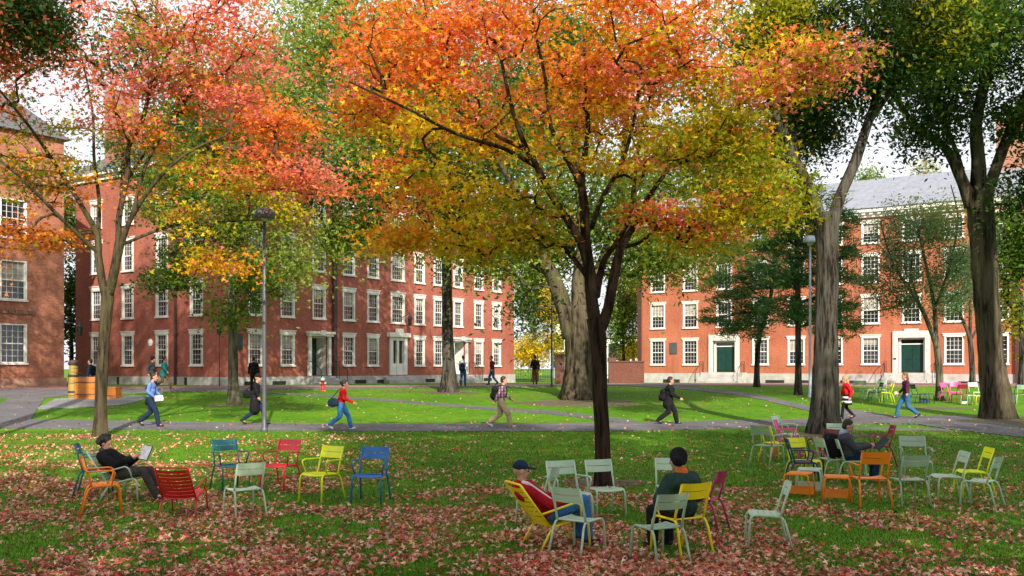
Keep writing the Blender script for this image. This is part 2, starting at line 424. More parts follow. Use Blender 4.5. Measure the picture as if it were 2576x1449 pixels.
mb.quad([(LR, 0, ZF), (LR, LL, ZF), (LR, LL, EAV), (LR, 0, EAV)], [(0, ZF), (LL, ZF), (LL, EAV), (0, EAV)])
mb.quad([(0, LL, ZF), (0, LL, EAV), (LR, LL, EAV), (LR, LL, ZF)], [(0, ZF), (0, EAV), (LR, EAV), (LR, ZF)])
mb.build('wall', M['brick_dark'], hallB)
mb = MB(); mb.box((-.08, -.08, G0 - .8), (LR + .08, LL + .08, ZF - .002)); mb.build('foundation', M['stone'], hallB)
for i, px in enumerate((630, 700, 850, 905, 960, 1080, 1180, 1225)):
    s = FR.s_of(px); mb = MB(); mb.box((s - .55, -.10, G0 - .02), (s + .55, -.082, G0 + .22)); mb.build('basement_window', M['slit'], hallB)
for px in (300, 395, 470):
    s = FL.s_of(px); mb = MB(); mb.box((-.10, s - .12, G0 - .1), (-.082, s + .12, G0 + .45)); mb.build('basement_window', M['slit'], hallB)
mb = MB()
for a, b_, c_ in ((.0, .32, .0), (.32, .5, .25)):
    mb.box((-.15 - c_, -.15 - c_, EAV + a), (LR + .15 + c_, LL + .15 + c_, EAV + b_))
mb.build('cornice', M['white'], hallB)
mb = MB(); e = .4; zr = EAV + .51; rh = 4.2
mb.v = [(-e, -e, zr), (LR + e, -e, zr), (LR + e, LL + e, zr), (-e, LL + e, zr), (4, LL / 2, zr + rh), (LR - 4, LL / 2, zr + rh)]
mb.f = [(0, 1, 5, 4), (1, 2, 5), (2, 3, 4, 5), (3, 0, 4), (0, 3, 2, 1)]; mb.uv = [None] * 5
mb.build('roof', M['darkroof'], hallB)
for (x, y) in ((1.2, LL - 3.4), (LR * .33, LL / 2), (LR * .7, LL / 2)):
    mb = MB(); mb.box((x - .9, y - .6, zr - .3), (x + .9, y + .6, zr + rh + 1.2)); ch = mb.build('chimney', M['brick_dark'], hallB)
    mb = MB(); mb.box((x - 1.0, y - .7, zr + rh + 1.202), (x + 1.0, y + .7, zr + rh + 1.45)); mb.build('chimney_cap', M['stone'], ch)
I4 = Matrix.Identity(4)
def recessed_door(parent, s, zf, zt, T, colour, dep=1.0):
    mb = MB()      # white surround with canopy and inner reveal
    mb.box((s - 1.0, -.16, zf), (s - .78, .02, zt), T); mb.box((s + .78, -.16, zf), (s + 1.0, .02, zt), T)
    mb.box((s - 1.1, -.3, zt), (s + 1.1, .02, zt + .14), T); mb.box((s - 1.18, -.4, zt + .142), (s + 1.18, .02, zt + .3), T); mb.box((s - .22, -.43, zt + .06), (s + .22, -.41, zt + .38), T)
    mb.box((s - .78, .141, zf), (s - .74, dep, zt), T); mb.box((s + .74, .141, zf), (s + .78, dep, zt), T); mb.box((s - .74, .141, zt - .1), (s + .74, dep, zt - .02), T)
    mb.build('door_surround', M['white'], parent)
    mb = MB(); mb.box((s - .74, dep - .06, zf), (s + .74, dep, zt - .5), T)
    for i in (0, 1):
        for z in (0, 1): mb.box((s - .6 + i * .66, dep - .09, zf + .15 + z * 1.0), (s - .06 + i * .66, dep - .062, zf + .95 + z * 1.0), T)
    d = mb.build('door', colour, parent)
    mb = MB(); mb.box((s - .74, dep - .05, zt - .4), (s + .74, dep - .01, zt - .1), T); mb.build('transom_window', M['glass'], d)
    mb = MB(); mb.box((s - .78, .0, zf - .1), (s + .78, dep, zf), T); mb.build('threshold', M['stone'], parent)
recessed_door(hallB, sg, ZF + .05, ZC + 2.05, I4, M['greendoor']); steps(hallB, sg - 1.3, sg + 1.3, G0, ZF, I4); 
recessed_door(hallB, sp, ZF + .05, ZC + 2.05, I4, M['white']); steps(hallB, sp - 1.3, sp + 1.3, G0, ZF, I4)
for s0 in (sg, sp):
    for dx in (-1.2, 1.2): rail(hallB, s0 + dx, -.1, G0, ZF, 1.3, I4)
mb = MB(); mb.box((sw - .95, -.14, ZF + .05), (sw - .62, .12, ZC + 2.2)); mb.box((sw + .62, -.14, ZF + .05), (sw + .95, .12, ZC + 2.2)); mb.box((sw - .1, -.06, ZF + .05), (sw + .1, .12, ZC + 2.0))
mb.box((sw - .62, -.1, ZC + 1.95), (sw + .62, .12, ZC + 2.2)); mb.box((sw - 1.15, -.3, ZC + 2.2), (sw + 1.15, .02, ZC + 2.5)); mb.box((sw - .3, -.32, ZC + 2.3), (sw + .3, -.05, ZC + 2.8))
mb.box((sw - .62, .02, ZF + .05), (sw - .1, .11, ZC + .3)); mb.box((sw + .1, .02, ZF + .05), (sw + .62, .11, ZC + .3))
mb.build('door_surround', M['white'], hallB)
mb = MB(); mb.box((sw - .62, .11, ZC + .3), (sw + .62, .13, ZC + 1.95)); mb.build('door_glass', M['glass'], hallB)
steps(hallB, sw - 1.6, sw + 1.6, G0, ZF - .1, I4, 2)
s = FR.s_of(838); mb = MB(); mb.box((s - .16, -.24, G0 - .2), (s + .16, -.09, EAV)); mb.build('downpipe', M['pipe'], hallB)
s = FL.s_of(446); mb = MB(); mb.tube([(-.17, s, G0 - .2), (-.17, s, EAV)], .085, 8)
for z in (2, 5, 8, 11): mb.tube([(-.17, s, ZC + z), (-.17, s, ZC + z + .15)], .11, 8)
mb.build('downpipe', M['pipe'], hallB)
s = FL.s_of(380); mb = MB(); mb.lathe([(.0, 0), (.22, 0), (.24, .05), (.0, .12)], 16); 
mb.v = [(-.02 - z, s + x, ZC + 1.6 + y) for x, y, z in mb.v]; tag(mb.build('wall_dish', M['white']), 'small white oval dish fixed to the brick wall beside a window', 'dish').matrix_world = hallB.matrix_basis.copy()
bpy.context.view_layer.update()
def hall_thing(o, hall): o.location = hall.location; o.rotation_euler = hall.rotation_euler; return o
hall_thing(bpy.data.objects['wall_dish'], hallB)
s = FR.s_of(600); mb = MB(); mb.box((s - .28, -.07, ZC + 1.1), (s + .28, -.005, ZC + 2.0)); mb.box((s - .22, -.09, ZC + 1.16), (s + .22, -.072, ZC + 1.94))
hall_thing(tag(mb.build('wall_plaque', M['greendoor']), 'dark rectangular plaque on the brick hall beside the small yellow-green tree', 'plaque'), hallB)

# --- right hand hall
PC = Vector(((1605 - CX) * 85 / F, 85, 0)); tc_ = R(-33.5); dC = Vector((math.cos(tc_), math.sin(tc_), 0)); FC = Facade(PC, dC)
LC = FC.s_of(2760)
hallC = empty('orange_brick_hall', (PC.x, PC.y, 0), tc_, 'sunlit orange brick hall with grey slate roof and two dark green doors', 'building')
GC = ZC - 1.25; ZFC = ZC - .46; EC = ZC + 11.25
holes = []; WC = 1.28
colsC = [1655, 1737, 1822, 1913, 2003, 2098, 2190, 2293, 2400, 2512, 2640]; doorsC = (1822, 2293)
rowsC = [(ZC + .28, 2.0), (ZC + 3.33, 2.0), (ZC + 6.4, 2.0), (ZC + 9.35, 1.5)]
for px in colsC:
    s = FC.s_of(px)
    for k, (z, h) in enumerate(rowsC):
        if k == 0 and px in doorsC: continue
        holes.append((s - WC / 2, s + WC / 2, z, z + h)); add_window(hallC, (s, 0, z), 0, WC, h, 4, .2)
for px in doorsC:
    s = FC.s_of(px); holes.append((s - .95, s + .95, ZFC + .1, ZC + 2.2))
mb = MB(); wall_mesh(mb, TR, 0, LC, ZFC, EC, holes)
mb.quad([(0, 0, ZFC), (0, 0, EC), (0, 12, EC), (0, 12, ZFC)], [(0, 0), (0, 12), (12, 12), (12, 0)])
mb.quad([(0, 12, ZFC), (0, 12, EC), (LC, 12, EC), (LC, 12, ZFC)], [(0, 0), (0, 12), (LC, 12), (LC, 0)])
mb.quad([(LC, 0, ZFC), (LC, 12, ZFC), (LC, 12, EC), (LC, 0, EC)], [(0, 0), (12, 0), (12, 12), (0, 12)])
mb.build('wall', M['brick_sun'], hallC)
mb = MB(); mb.box((-.08, -.08, GC - .8), (LC + .08, 12, ZFC - .002)); mb.build('foundation', M['stone'], hallC)
for px in (1690, 1770, 1950, 2035, 2140, 2240, 2440):
    s = FC.s_of(px); mb = MB(); mb.box((s - .75, -.10, GC), (s + .75, -.082, GC + .28)); mb.build('basement_window', M['slit'], hallC)
mb = MB(); mb.box((-.2, -.2, EC), (LC, 12.2, EC + .35)); mb.box((-.5, -.5, EC + .352), (LC, 12.5, EC + .62))
for i in range(int(LC / .55)): mb.box((i * .55, -.4, EC + .18), (i * .55 + .26, -.202, EC + .35))
mb.build('cornice', M['white'], hallC)
mb = MB(); z0 = EC + .63
mb.v = [(-.6, -.6, z0), (LC, -.6, z0), (LC, 12.6, z0), (-.6, 12.6, z0), (-.6, 6, z0 + 3.3), (LC, 6, z0 + 3.3)]
mb.f = [(0, 1, 5, 4), (2, 3, 4, 5), (3, 0, 4), (1, 2, 5), (0, 3, 2, 1)]; mb.uv = [None] * 5
mb.build('roof', M['slate'], hallC)
for x in (28.0,):
    mb = MB(); mb.box((x - .9, 5.2, z0 + 2.0), (x + .9, 6.6, z0 + 6.6)); ch = mb.build('chimney', M['brick_sun'], hallC)
    mb = MB(); mb.box((x - 1.0, 5.1, z0 + 6.602), (x + 1.0, 6.7, z0 + 6.8)); mb.build('chimney_cap', M['stone'], ch)
for px in doorsC:
    s = FC.s_of(px); zf = ZFC + .1; zt = ZC + 2.2; mb = MB()
    mb.box((s - 1.3, -.14, GC + .4), (s - .95, .05, zt)); mb.box((s + .95, -.14, GC + .4), (s + 1.3, .05, zt)); mb.box((s - 1.3, -.14, zt), (s + 1.3, .02, zt + .5)); mb.box((s - .5, -.13, zt + .5), (s + .5, .02, zt + .66))
    mb.build('door_surround', M['marble'], hallC)
    mb = MB(); mb.box((s - .95, .2, zf), (s - .78, .4, zt)); mb.box((s + .78, .2, zf), (s + .95, .4, zt)); mb.box((s - .78, .2, zt - .12), (s + .78, .4, zt)); mb.box((s - .78, .22, zt - .5), (s + .78, .4, zt - .42))
    mb.build('door_frame', M['white'], hallC)
    mb = MB(); mb.box((s - .78, .3, zf), (s + .78, .36, zt - .5))
    for i in (0, 1):
        for z, h in ((.15, .7), (1.0, 1.15)): mb.box((s - .66 + i * .7, .27, zf + z), (s - .04 + i * .7, .298, zf + z + h))
    d = mb.build('door', M['greendoor'], hallC)
    mb = MB(); mb.box((s - .78, .33, zt - .42), (s + .78, .38, zt - .12)); mb.build('transom_window', M['glass'], d)
    mb = MB(); mb.tube([(s + .1, .24, zf + 1.0), (s + .1, .3, zf + 1.0)], .035, 8); mb.build('handle', M['steel'], d)
    steps(hallC, s - 1.9, s + 1.9, GC, ZFC + .08, I4, 5)
    for dx in (-1.75, 1.75): rail(hallC, s + dx, -.15, GC, ZFC, 1.6, I4)
for px, r_ in ((1611, .16), (2560, .12)):
    s = FC.s_of(px); mb = MB(); mb.box((s - r_, -.26, GC - .2), (s + r_, -.10, EC)); mb.build('downpipe', M['pipe'], hallC)
s = FC.s_of(1694); mb = MB(); mb.box((s - .33, -.06, ZC + 1.15), (s + .33, -.005, ZC + 2.1)); mb.box((s - .28, -.075, ZC + 1.2), (s + .28, -.062, ZC + 2.05))
hall_thing(tag(mb.build('wall_plaque', M['steel']), 'dark grey plaque between two ground floor windows of the orange brick hall', 'plaque'), hallC)
s = FC.s_of(2252); mb = MB(); mb.box((s - .16, -.12, ZC + .75), (s + .16, -.005, ZC + 1.25)); mb.box((s - .1, -.16, ZC + .6), (s + .1, -.005, ZC + .72))
hall_thing(tag(mb.build('call_box', M['iron']), 'small dark call box on the brick wall left of the right green door', 'call box'), hallC)

# --- old building at the left edge
PA = Vector(((161 - CX) * 58.6 / F, 58.6, 0)); FA = Facade(PA, dR)
hallA = empty('old_brick_building', (PA.x, PA.y, 0), TH, 'old brown brick building with worn belt courses at the left edge', 'building')
s = FA.s_of(33); wA = 1.55; holes = []
for z, h in ((ZC + .27, 2.2), (ZC + 3.85, 2.2), (ZC + 7.35, 2.15)):
    for sx in (s, s - 4.0, s - 8.0):
        if sx < -13: continue
        holes.append((sx - wA / 2, sx + wA / 2, z, z + h)); add_window(hallA, (sx, 0, z), 0, wA, h, 4, 0)
mb = MB(); GA = ZC - 1.06; wall_mesh(mb, TR, -13, 0, GA - .5, ZC + 13.4, holes)
mb.quad([(0, 0, GA - .5), (0, 14, GA - .5), (0, 14, ZC + 13.4), (0, 0, ZC + 13.4)], [(0, 0), (14, 0), (14, 14), (0, 14)])
mb.quad([(-13, 0, GA - .5), (-13, 0, ZC + 13.4), (-13, 14, ZC + 13.4), (-13, 14, GA - .5)], [(0, 0), (0, 14), (14, 14), (14, 0)])
mb.build('wall', M['brick_old'], hallA)
for z, x1 in ((ZC + 3.05, -1.9), (ZC + 6.75, -1.9)):
    mb = MB()
    for i in range(56): mb.box((-13 + i * .2, -.07 - random.random() * .03, z), (-13 + i * .2 + .18, -.003, z + .2 + random.random() * .02))
    mb.build('belt_course', M['beltbrick'], hallA)
mb = MB(); mb.box((-13, -.12, ZC + 10.35), (0.1, -.003, ZC + 10.6)); mb.box((-13, -.2, ZC + 10.6), (.18, -.003, ZC + 10.75)); mb.build('cornice', M['beltbrick'], hallA)
mb = MB(); mb.box((-13, -.12, GA - .5), (.1, -.003, GA + .45)); mb.build('plinth', M['brick_old'], hallA)
mb = MB(); zz = ZC + 13.4; mb.v = [(-13, -.3, zz), (.3, -.3, zz), (.3, 14.3, zz), (-13, 14.3, zz), (-13, 7, zz + 4), (.3, 7, zz + 4)]
mb.f = [(0, 1, 5, 4), (2, 3, 4, 5), (3, 0, 4), (1, 2, 5), (0, 3, 2, 1)]; mb.uv = [None] * 5; mb.build('roof', M['darkroof'], hallA)
# ---------------------------------------------------------------- street furniture
def lamp(px, py, H, headw, mat, label, r=.075):
    p = at(px, py); o = empty('lamp_post', p, 0, label, 'lamp post', 'dome lamp posts on the lawn')
    MB().lathe([(r * 1.6, -.1), (r * 1.6, .12), (r * 1.05, .16), (r, .5), (r * .85, H * .55), (r * .85, H * .55 + .01), (r * .7, H - .35)], 12).build('pole', mat, o, True)
    w = headw / 2
    MB().lathe([(w * .98, H - .36), (w, H - .34), (w * .99, H - .28), (w * .9, H - .16), (w * .68, H - .06), (w * .35, H - .01), (.03, H)], 24).build('lamp_shade', mat, o, True)
    MB().lathe([(w * .3, H - .46), (w * .5, H - .42), (w * .5, H - .361)], 16).build('lamp_lens', M['lamp_glass'], o, True)
    return o
lamp(665, 1086, 7.2, .68, M['steel'], 'tall grey dome lamp post at the near edge of the asphalt path', .072)
lamp(2038, 1000, 7.8, .66, M['palesteel'], 'pale grey dome lamp post partly hidden by the thick dark tree trunk')
lamp(1388, 973, 6.3, .55, M['steel'], 'slim distant dome lamp post left of the wide elm trunk', .055)
def lantern_mesh(parent, o=(0, 0, 0)):
    x, y, z = o
    MB().lathe([(.02, .95), (.05, .85), (.19, .62), (.20, .58), (.17, .575)], 6, o).build('lantern_cap', M['iron'], parent)
    fr = MB()
    for k in range(6):
        a = k * math.pi / 3; fr.tube([(x + .16 * math.cos(a), y + .16 * math.sin(a), z + .58), (x + .10 * math.cos(a), y + .10 * math.sin(a), z + .1)], .012, 5)
    fr.lathe([(.11, .06), (.12, .10), (.11, .12)], 6, o); fr.build('lantern_frame', M['iron'], parent)
    MB().lathe([(.095, .12), (.145, .57)], 6, o).build('lantern_glass', M['glass'], parent)
# lantern on long bracket from the old building
dv = dR
p0 = PA + dv * -.6 - Vector((-dv.y, dv.x, 0)) * .0
pA = pix(160, 813, 58.3); pB = pix(201, 826, 57.6)
lt = empty('wall_lantern', pB, 0, 'black lantern on a long bracket from the old brick building', 'lantern')
lantern_mesh(lt, (0, 0, -.5))
mb = MB(); mb.tube([tuple(PA + Vector((-.15, .1, ZC + 2.63)) - pB), (-.2, 0, .3), (0, 0, .3)], .025, 6); mb.tube([(0, 0, .3), (0, 0, .4)], .02, 6); mb.build('bracket', M['iron'], lt)
pL = pix(552, 850, 57.5); lt = empty('post_lantern', (pL.x, pL.y, gz(pL.y)), 0, 'black lantern on a slim pole in front of the brick hall', 'lantern')
hL = pix(552, 845, 57.5).z - gz(pL.y); lantern_mesh(lt, (0, 0, hL)); MB().tube([(0, 0, -.2), (0, 0, hL + .1)], .035, 8).build('pole', M['pipe'], lt)
s = FR.s_of(1011); lt = empty('wall_lantern', hallB.location, hallB.rotation_euler.z, 'black lantern hung on a bracket above the white central door', 'lantern')
lantern_mesh(lt, (s, -.75, ZC + 2.95)); mb = MB(); mb.tube(fillet([(s, 0, ZC + 3.6), (s, -.75, ZC + 3.95), (s, -.75, ZC + 3.85)], .1), .025, 6); mb.build('bracket', M['iron'], lt)
# hydrant
p = at(812, 983); h = empty('fire_hydrant', p, 0, 'red fire hydrant with pale green cap on the lawn', 'hydrant')
MB().lathe([(.15, -.05), (.15, .04), (.105, .06), (.10, .50), (.125, .51), (.125, .55)], 16).build('barrel', plain('hydrant_red', (.55, .012, .015), .45, .12, 6), h, True)
gm = plain('hydrant_green', (.22, .50, .38), .5, .12, 6)
MB().lathe([(.13, .552), (.12, .59), (.10, .65), (.05, .69), (.03, .70), (.03, .74)], 16).build('bonnet', gm, h, True)
for a, r_ in ((math.pi, .05), (0, .05), (-math.pi / 2, .07)):
    d = Vector((math.cos(a), math.sin(a), 0)); MB().tube([d * .09 + Vector((0, 0, .40)), d * .19 + Vector((0, 0, .40))], r_, 10).build('nozzle', gm if r_ < .06 else plain('hydrant_red2', (.5, .012, .015)), h)
# wooden pump and troughs
def wood(name, c, d):
    m, nt, b = new_mat(name); f = noise_tex(nt, 3, 6, 'Object', (.35, .35, 3), .6)
    nt.links.new(ramp(nt, f, [(.35, d), (.5, c), (.62, tuple(x * .8 for x in c)), (.7, (.75, .62, .45))]), b.inputs['Base Color']); b.inputs['Roughness'].default_value = .55
    bump(nt, b, f, .4, .01); return m
wo = wood('varnished_timber', (.62, .21, .025), (.26, .07, .012)); wp = wood('olive_timber', (.36, .25, .055), (.10, .06, .02))
p = at(185, 1003); sc_ = p.y / F
o = empty('wooden_pump', p, R(8), 'old wooden water pump post with dark iron bands and cap', 'water pump')
mb = MB(); mb.lathe([(.235, -.05), (.24, .4), (.22, 1.05), (.20, 1.12), (.21, 1.5), (.20, 1.68)], 10).build('post', wp, o)
for z in (1.04, 1.60, .28): MB().lathe([(.225, z), (.255, z + .01), (.255, z + .08), (.225, z + .09)], 14).build('iron_band', M['iron'], o)
MB().lathe([(.24, 1.69), (.24, 1.74), (.2, 1.80), (.05, 1.84)], 14).build('cap', M['pipe'], o)
mb = MB(); mb.tube(fillet([(.15, -.1, 1.2), (.42, -.12, 1.2), (.42, -.12, 1.05)], .08), .035, 8).build('spout', M['iron'], o)
o = empty('wooden_trough', at(221, 1003), R(3), 'large varnished orange timber trough beside the wooden pump', 'trough')
mb = MB(); mb.v = []
W, Dp, H_ = .46, .38, 1.02
mb.box((-W, -Dp, -.05), (W, -Dp + .1, H_)); mb.box((-W, Dp - .1, -.05), (W, Dp, H_ - .03)); mb.box((-W, -Dp + .1, -.05), (-W + .1, Dp - .1, H_)); mb.box((W - .1, -Dp + .1, -.05), (W, Dp - .1, H_ - .04)); mb.box((-W + .1, -Dp + .1, -.05), (W - .1, Dp - .1, H_ - .25))
mb.v = [(x * (1 + .04 * noise.noise(Vector((z * 3, y, 0)))), y, z + .04 * noise.noise(Vector((x * 3, y * 2, 4)))) for x, y, z in mb.v]
mb.build('staves', wo, o)
for z in (.2, .75): MB().box((-W - .012, -Dp - .012, z), (W + .012, -Dp - .002, z + .04)).build('hoop', M['pipe'], o)
o = empty('timber_block', at(281, 1003), R(-4), 'low varnished timber block to the right of the big trough', 'timber block')
MB().box((-.34, -.3, -.05), (.34, .3, .50)).build('block', wo, o); MB().box((-.36, -.32, .502), (.36, .32, .55)).build('top_plank', wo, o)

# brick gate pier, brick wall and far white house seen between the halls
o = empty('gate_pier', at(1408, 966), 0, 'square red brick gate pier with stone cap beside the wide elm', 'gate pier')
H = 1.9; MB().box((-.32, -.32, -.3), (.32, .32, H)).build('pier', M['brick_brown'], o); MB().box((-.38, -.38, H + .001), (.38, .38, H + .12)).build('cap', M['brick_brown'], o)
o = empty('garden_wall', at(1580, 964), R(4), 'low dark brick wall against the left end of the orange brick hall', 'wall')
mb = MB(); mb.quad([(-1.5, -.2, -.3), (1.2, -.2, -.3), (1.2, -.2, 1.6), (-1.5, -.2, 1.6)], [(0, 0), (2.7, 0), (2.7, 1.9), (0, 1.9)]); mb.box((-1.5, -.197, -.3), (1.2, .2, 1.6)); mb.build('wall', M['brick_brown'], o)
MB().box((-1.55, -.26, 1.602), (1.25, .26, 1.7)).build('coping', M['brick_brown'], o)
MB().box((-1.55, -.24, 1.702), (-.95, .24, 1.95)).build('end_pier', M['brick_brown'], o)
fo = empty('iron_fence', (0, 0, 0), 0, 'thin black iron railing crossing the gap between the two halls', 'fence')
mb = MB(); 
pts_ = [pix(x, 0, 96) for x in np.linspace(1296, 1402, 26)]
for q in pts_: mb.box((q.x - .015, 96 - .015, gz(96) - .1), (q.x + .015, 96 + .015, gz(96) + 1.2))
for z in (.15, 1.05): mb.box((pts_[0].x, 95.97, gz(96) + z), (pts_[-1].x, 95.984, gz(96) + z + .05))
mb.build('railing', M['iron'], fo)
def white_house(px0, px1, Y, pyt, label, wins, base=None):
    a = pix(px0, 0, Y).x; b_ = pix(px1, 0, Y).x; zt = pix(0, pyt, Y).z; z0 = gz(Y) - .5
    o = empty('white_house', ((a + b_) / 2, Y, 0), 0, label, 'house'); w = (b_ - a) / 2
    MB().box((-w, 0, z0), (w, 9, zt)).build('wall', M['white'], o)
    mb = MB(); mb.v = [(-w - .3, -.3, zt), (w + .3, -.3, zt), (w + .3, 9.3, zt), (-w - .3, 9.3, zt), (-w - .3, 4.5, zt + 3), (w + .3, 4.5, zt + 3)]
    mb.f = [(0, 1, 5, 4), (2, 3, 4, 5), (3, 0, 4), (1, 2, 5), (0, 3, 2, 1)]; mb.uv = [None] * 5; mb.build('roof', M['slate'], o)
    for px, py in wins:
        q = pix(px, py, Y); x = q.x - (a + b_) / 2
        wo_ = MB().box((x - .7, -.07, q.z - 1.0), (x + .7, -.002, q.z + 1.0)).build('window', M['greendoor'], o)
        MB().box((x - .5, -.1, q.z - .85), (x + .5, -.071, q.z + .85)).build('pane', M['glass'], wo_)
white_house(1395, 1462, 125, 795, 'white clapboard house glimpsed left of the wide elm trunk', [(1405, 860), (1435, 870), (1405, 905), (1435, 910)])
white_house(1525, 1612, 120, 850, 'low white building glimpsed between the elm trunk and the orange hall', [(1545, 885), (1570, 890), (1595, 880)])

# ---------------------------------------------------------------- chairs
PAINT = {}
def paint(n, c):
    m = plain('paint_' + n, c, .42, .07, 5); PAINT[n] = m
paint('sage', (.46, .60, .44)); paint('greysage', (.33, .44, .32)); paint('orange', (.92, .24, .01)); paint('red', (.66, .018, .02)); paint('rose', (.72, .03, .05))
paint('teal', (.012, .14, .18)); paint('navy', (.012, .035, .10)); paint('blue', (.012, .13, .42)); paint('lime', (.78, .84, .01)); paint('yellow', (.92, .70, .008))
paint('pink', (.90, .08, .32)); paint('wine', (.30, .012, .06)); paint('magenta', (.38, .01, .10)); paint('maroon', (.20, .01, .02))
def tube_mesh(pts, r=.0155, fr=.05): return MB().tube(fillet(pts, fr), r, 8).mesh('t', True)
def curved_slats(rows, half, sag, ny=8, th=.006):
    """rows: list of ((x,z) start, (x,z) end) cross-section of each slat; each spans y with a curved middle."""
    mb = MB()
    for (x0, z0), (x1, z1) in rows:
        n = Vector((-(z1 - z0), 0, x1 - x0)).normalized() * th
        for k in range(ny):
            ya, yb = -half + 2 * half * k / ny, -half + 2 * half * (k + 1) / ny
            fa = sag * (1 - (ya / half) ** 2); fb = sag * (1 - (yb / half) ** 2)
            d = -n.normalized()
            A = [Vector((x0, ya, z0)) + d * fa, Vector((x1, ya, z1)) + d * fa, Vector((x1, yb, z1)) + d * fb, Vector((x0, yb, z0)) + d * fb]
            B = [q + n for q in A]; i = len(mb.v); mb.v += [tuple(q) for q in A + B]
            for q in ((3, 2, 1, 0), (4, 5, 6, 7), (0, 1, 5, 4), (2, 3, 7, 6)) + (((0, 4, 7, 3),) if False else ()):
                mb.f.append(tuple(i + t for t in q)); mb.uv.append(None)
            if k == 0: mb.f.append((i, i + 4, i + 5, i + 1)); mb.uv.append(None)
            if k == ny - 1: mb.f.append((i + 2, i + 6, i + 7, i + 3)); mb.uv.append(None)
    return mb
def chair_proto(kind):
    P = []                                     # list of (name, mesh)
    lounge = kind == 'lounge'
    hw = .29 if lounge else .225
    for s_ in (-1, 1):
        y = s_ * hw
        if kind == 'stool':
            P.append(('leg', tube_mesh([(.05, y, .44), (.20, y, .44), (.24, y * 1.08, 0)])))
            P.append(('leg', tube_mesh([(.05, y, .44), (-.20, y, .44), (-.24, y * 1.08, 0)])))
        elif lounge:
            P.append(('leg', tube_mesh([(-.22, y, .29), (.27, y, .41), (.33, y * 1.05, .36), (.36, y * 1.08, 0)], .015)))
            P.append(('leg', tube_mesh([(-.10, y, .315), (-.20, y * 1.03, .27), (-.36, y * 1.1, 0)], .015)))
            P.append(('back_post', tube_mesh([(-.20, y, .29), (-.62, y * .96, .86)], .015)))
        else:
            P.append(('leg', tube_mesh([(-.14, y, .435), (.19, y, .45), (.235, y * 1.05, .40), (.26, y * 1.1, 0)])))
            P.append(('leg', tube_mesh([(-.05, y, .44), (-.17, y, .43), (-.215, y * 1.03, .36), (-.31, y * 1.12, 0)])))
            P.append(('back_post', tube_mesh([(-.155, y, .435), (-.20, y * .98, .60), (-.285, y * .98, .865)])))
        if kind == 'arm':
            ya = s_ * (hw + .04)
            P.append(('armrest', tube_mesh([(-.225, y, .66), (-.225, ya, .665), (.11, ya, .675), (.17, ya, .64), (.12, y, .455)], .0125, .045)))
        if lounge:
            ya = s_ * (hw + .05)
            P.append(('armrest', tube_mesh([(-.33, y, .48), (-.30, ya, .50), (.14, ya, .62), (.21, ya, .58), (.24, y, .41)], .014, .05)))
    if lounge:
        rows = [((-.20 + .47 * k / 5 + .006, .30 + .115 * k / 5), (-.20 + .47 * (k + 1) / 5 - .006, .30 + .115 * (k + 1) / 5)) for k in range(5)]
        P.append(('seat', curved_slats(rows, hw, .02).mesh('t')))
        a = Vector((-.215, 0, .32)); b_ = Vector((-.60, 0, .84)); rows = []
        for k in range(8):
            p = a.lerp(b_, k / 8 + .012); q = a.lerp(b_, (k + 1) / 8 - .012); rows.append(((p.x, p.z), (q.x, q.z)))
        P.append(('backrest', curved_slats(rows, hw * .97, -.03).mesh('t')))
        P.append(('top_rail', tube_mesh([(-.58, -hw * .96, .81), (-.62, -hw * .93, .87), (-.62, hw * .93, .87), (-.58, hw * .96, .81)], .015)))
    elif kind == 'stool':
        P.append(('seat', curved_slats([((-.20, .452), (.20, .452))], hw, .012).mesh('t')))
        P.append(('panel', MB().box((-.215, .205, .05), (.215, .213, .20)).mesh('t')))
    else:
        rows = []
        X = [-.15, -.068, .014, .096, .178]
        for a, b_ in zip(X, X[1:]): rows.append(((a + .003, .446 + max(0, a) * .05), (b_ - .003, .446 + max(0, b_) * .05)))
        rows.append(((.181, .455), (.222, .430)))
        P.append(('seat', curved_slats(rows, hw, .022).mesh('t')))
        a = Vector((-.232, 0, .685)); b_ = Vector((-.294, 0, .885)); rows = []
        for k in (0, 1):
            p = a.lerp(b_, k / 2 + .02); q = a.lerp(b_, (k + 1) / 2 - .02); rows.append(((p.x, p.z), (q.x, q.z)))
        P.append(('backrest', curved_slats(rows, hw + .005, -.03).mesh('t')))
        P.append(('cross_rail', tube_mesh([(-.155, -hw, .44), (-.155, hw, .44)], .011)))
    return P
PROTO = {k: chair_proto(k) for k in ('side', 'arm', 'lounge', 'stool')}
FIRST = {}
NAMES = {'side': 'garden_chair', 'arm': 'garden_armchair', 'lounge': 'lounge_chair', 'stool': 'low_stool'}
def chair(kind, colour, px, py, phi, label, group, lift=0.0):
    p = at(px, py); p.z -= .008
    if kind not in FIRST:
        o = empty(NAMES[kind], p, R(phi))
        for n, me in PROTO[kind]:
            c_ = link(n, me, PAINT[colour], o); c_.material_slots[0].link = 'OBJECT'; c_.material_slots[0].material = PAINT[colour]
        FIRST[kind] = o
    else:
        o = copy_tree(FIRST[kind]); o.location = p; o.rotation_euler = (0, 0, R(phi))
        for c_ in o.children: c_.material_slots[0].material = PAINT[colour]
    cat = 'stool' if kind == 'stool' else 'chair'
    tag(o, label, cat, group); return o
GL, GM, GR, GF = 'metal garden chairs in the leaves at the left', 'metal garden chairs around the orange maple', 'metal garden chairs by the dark trunk at the right', 'distant metal garden chairs on the far right lawn'
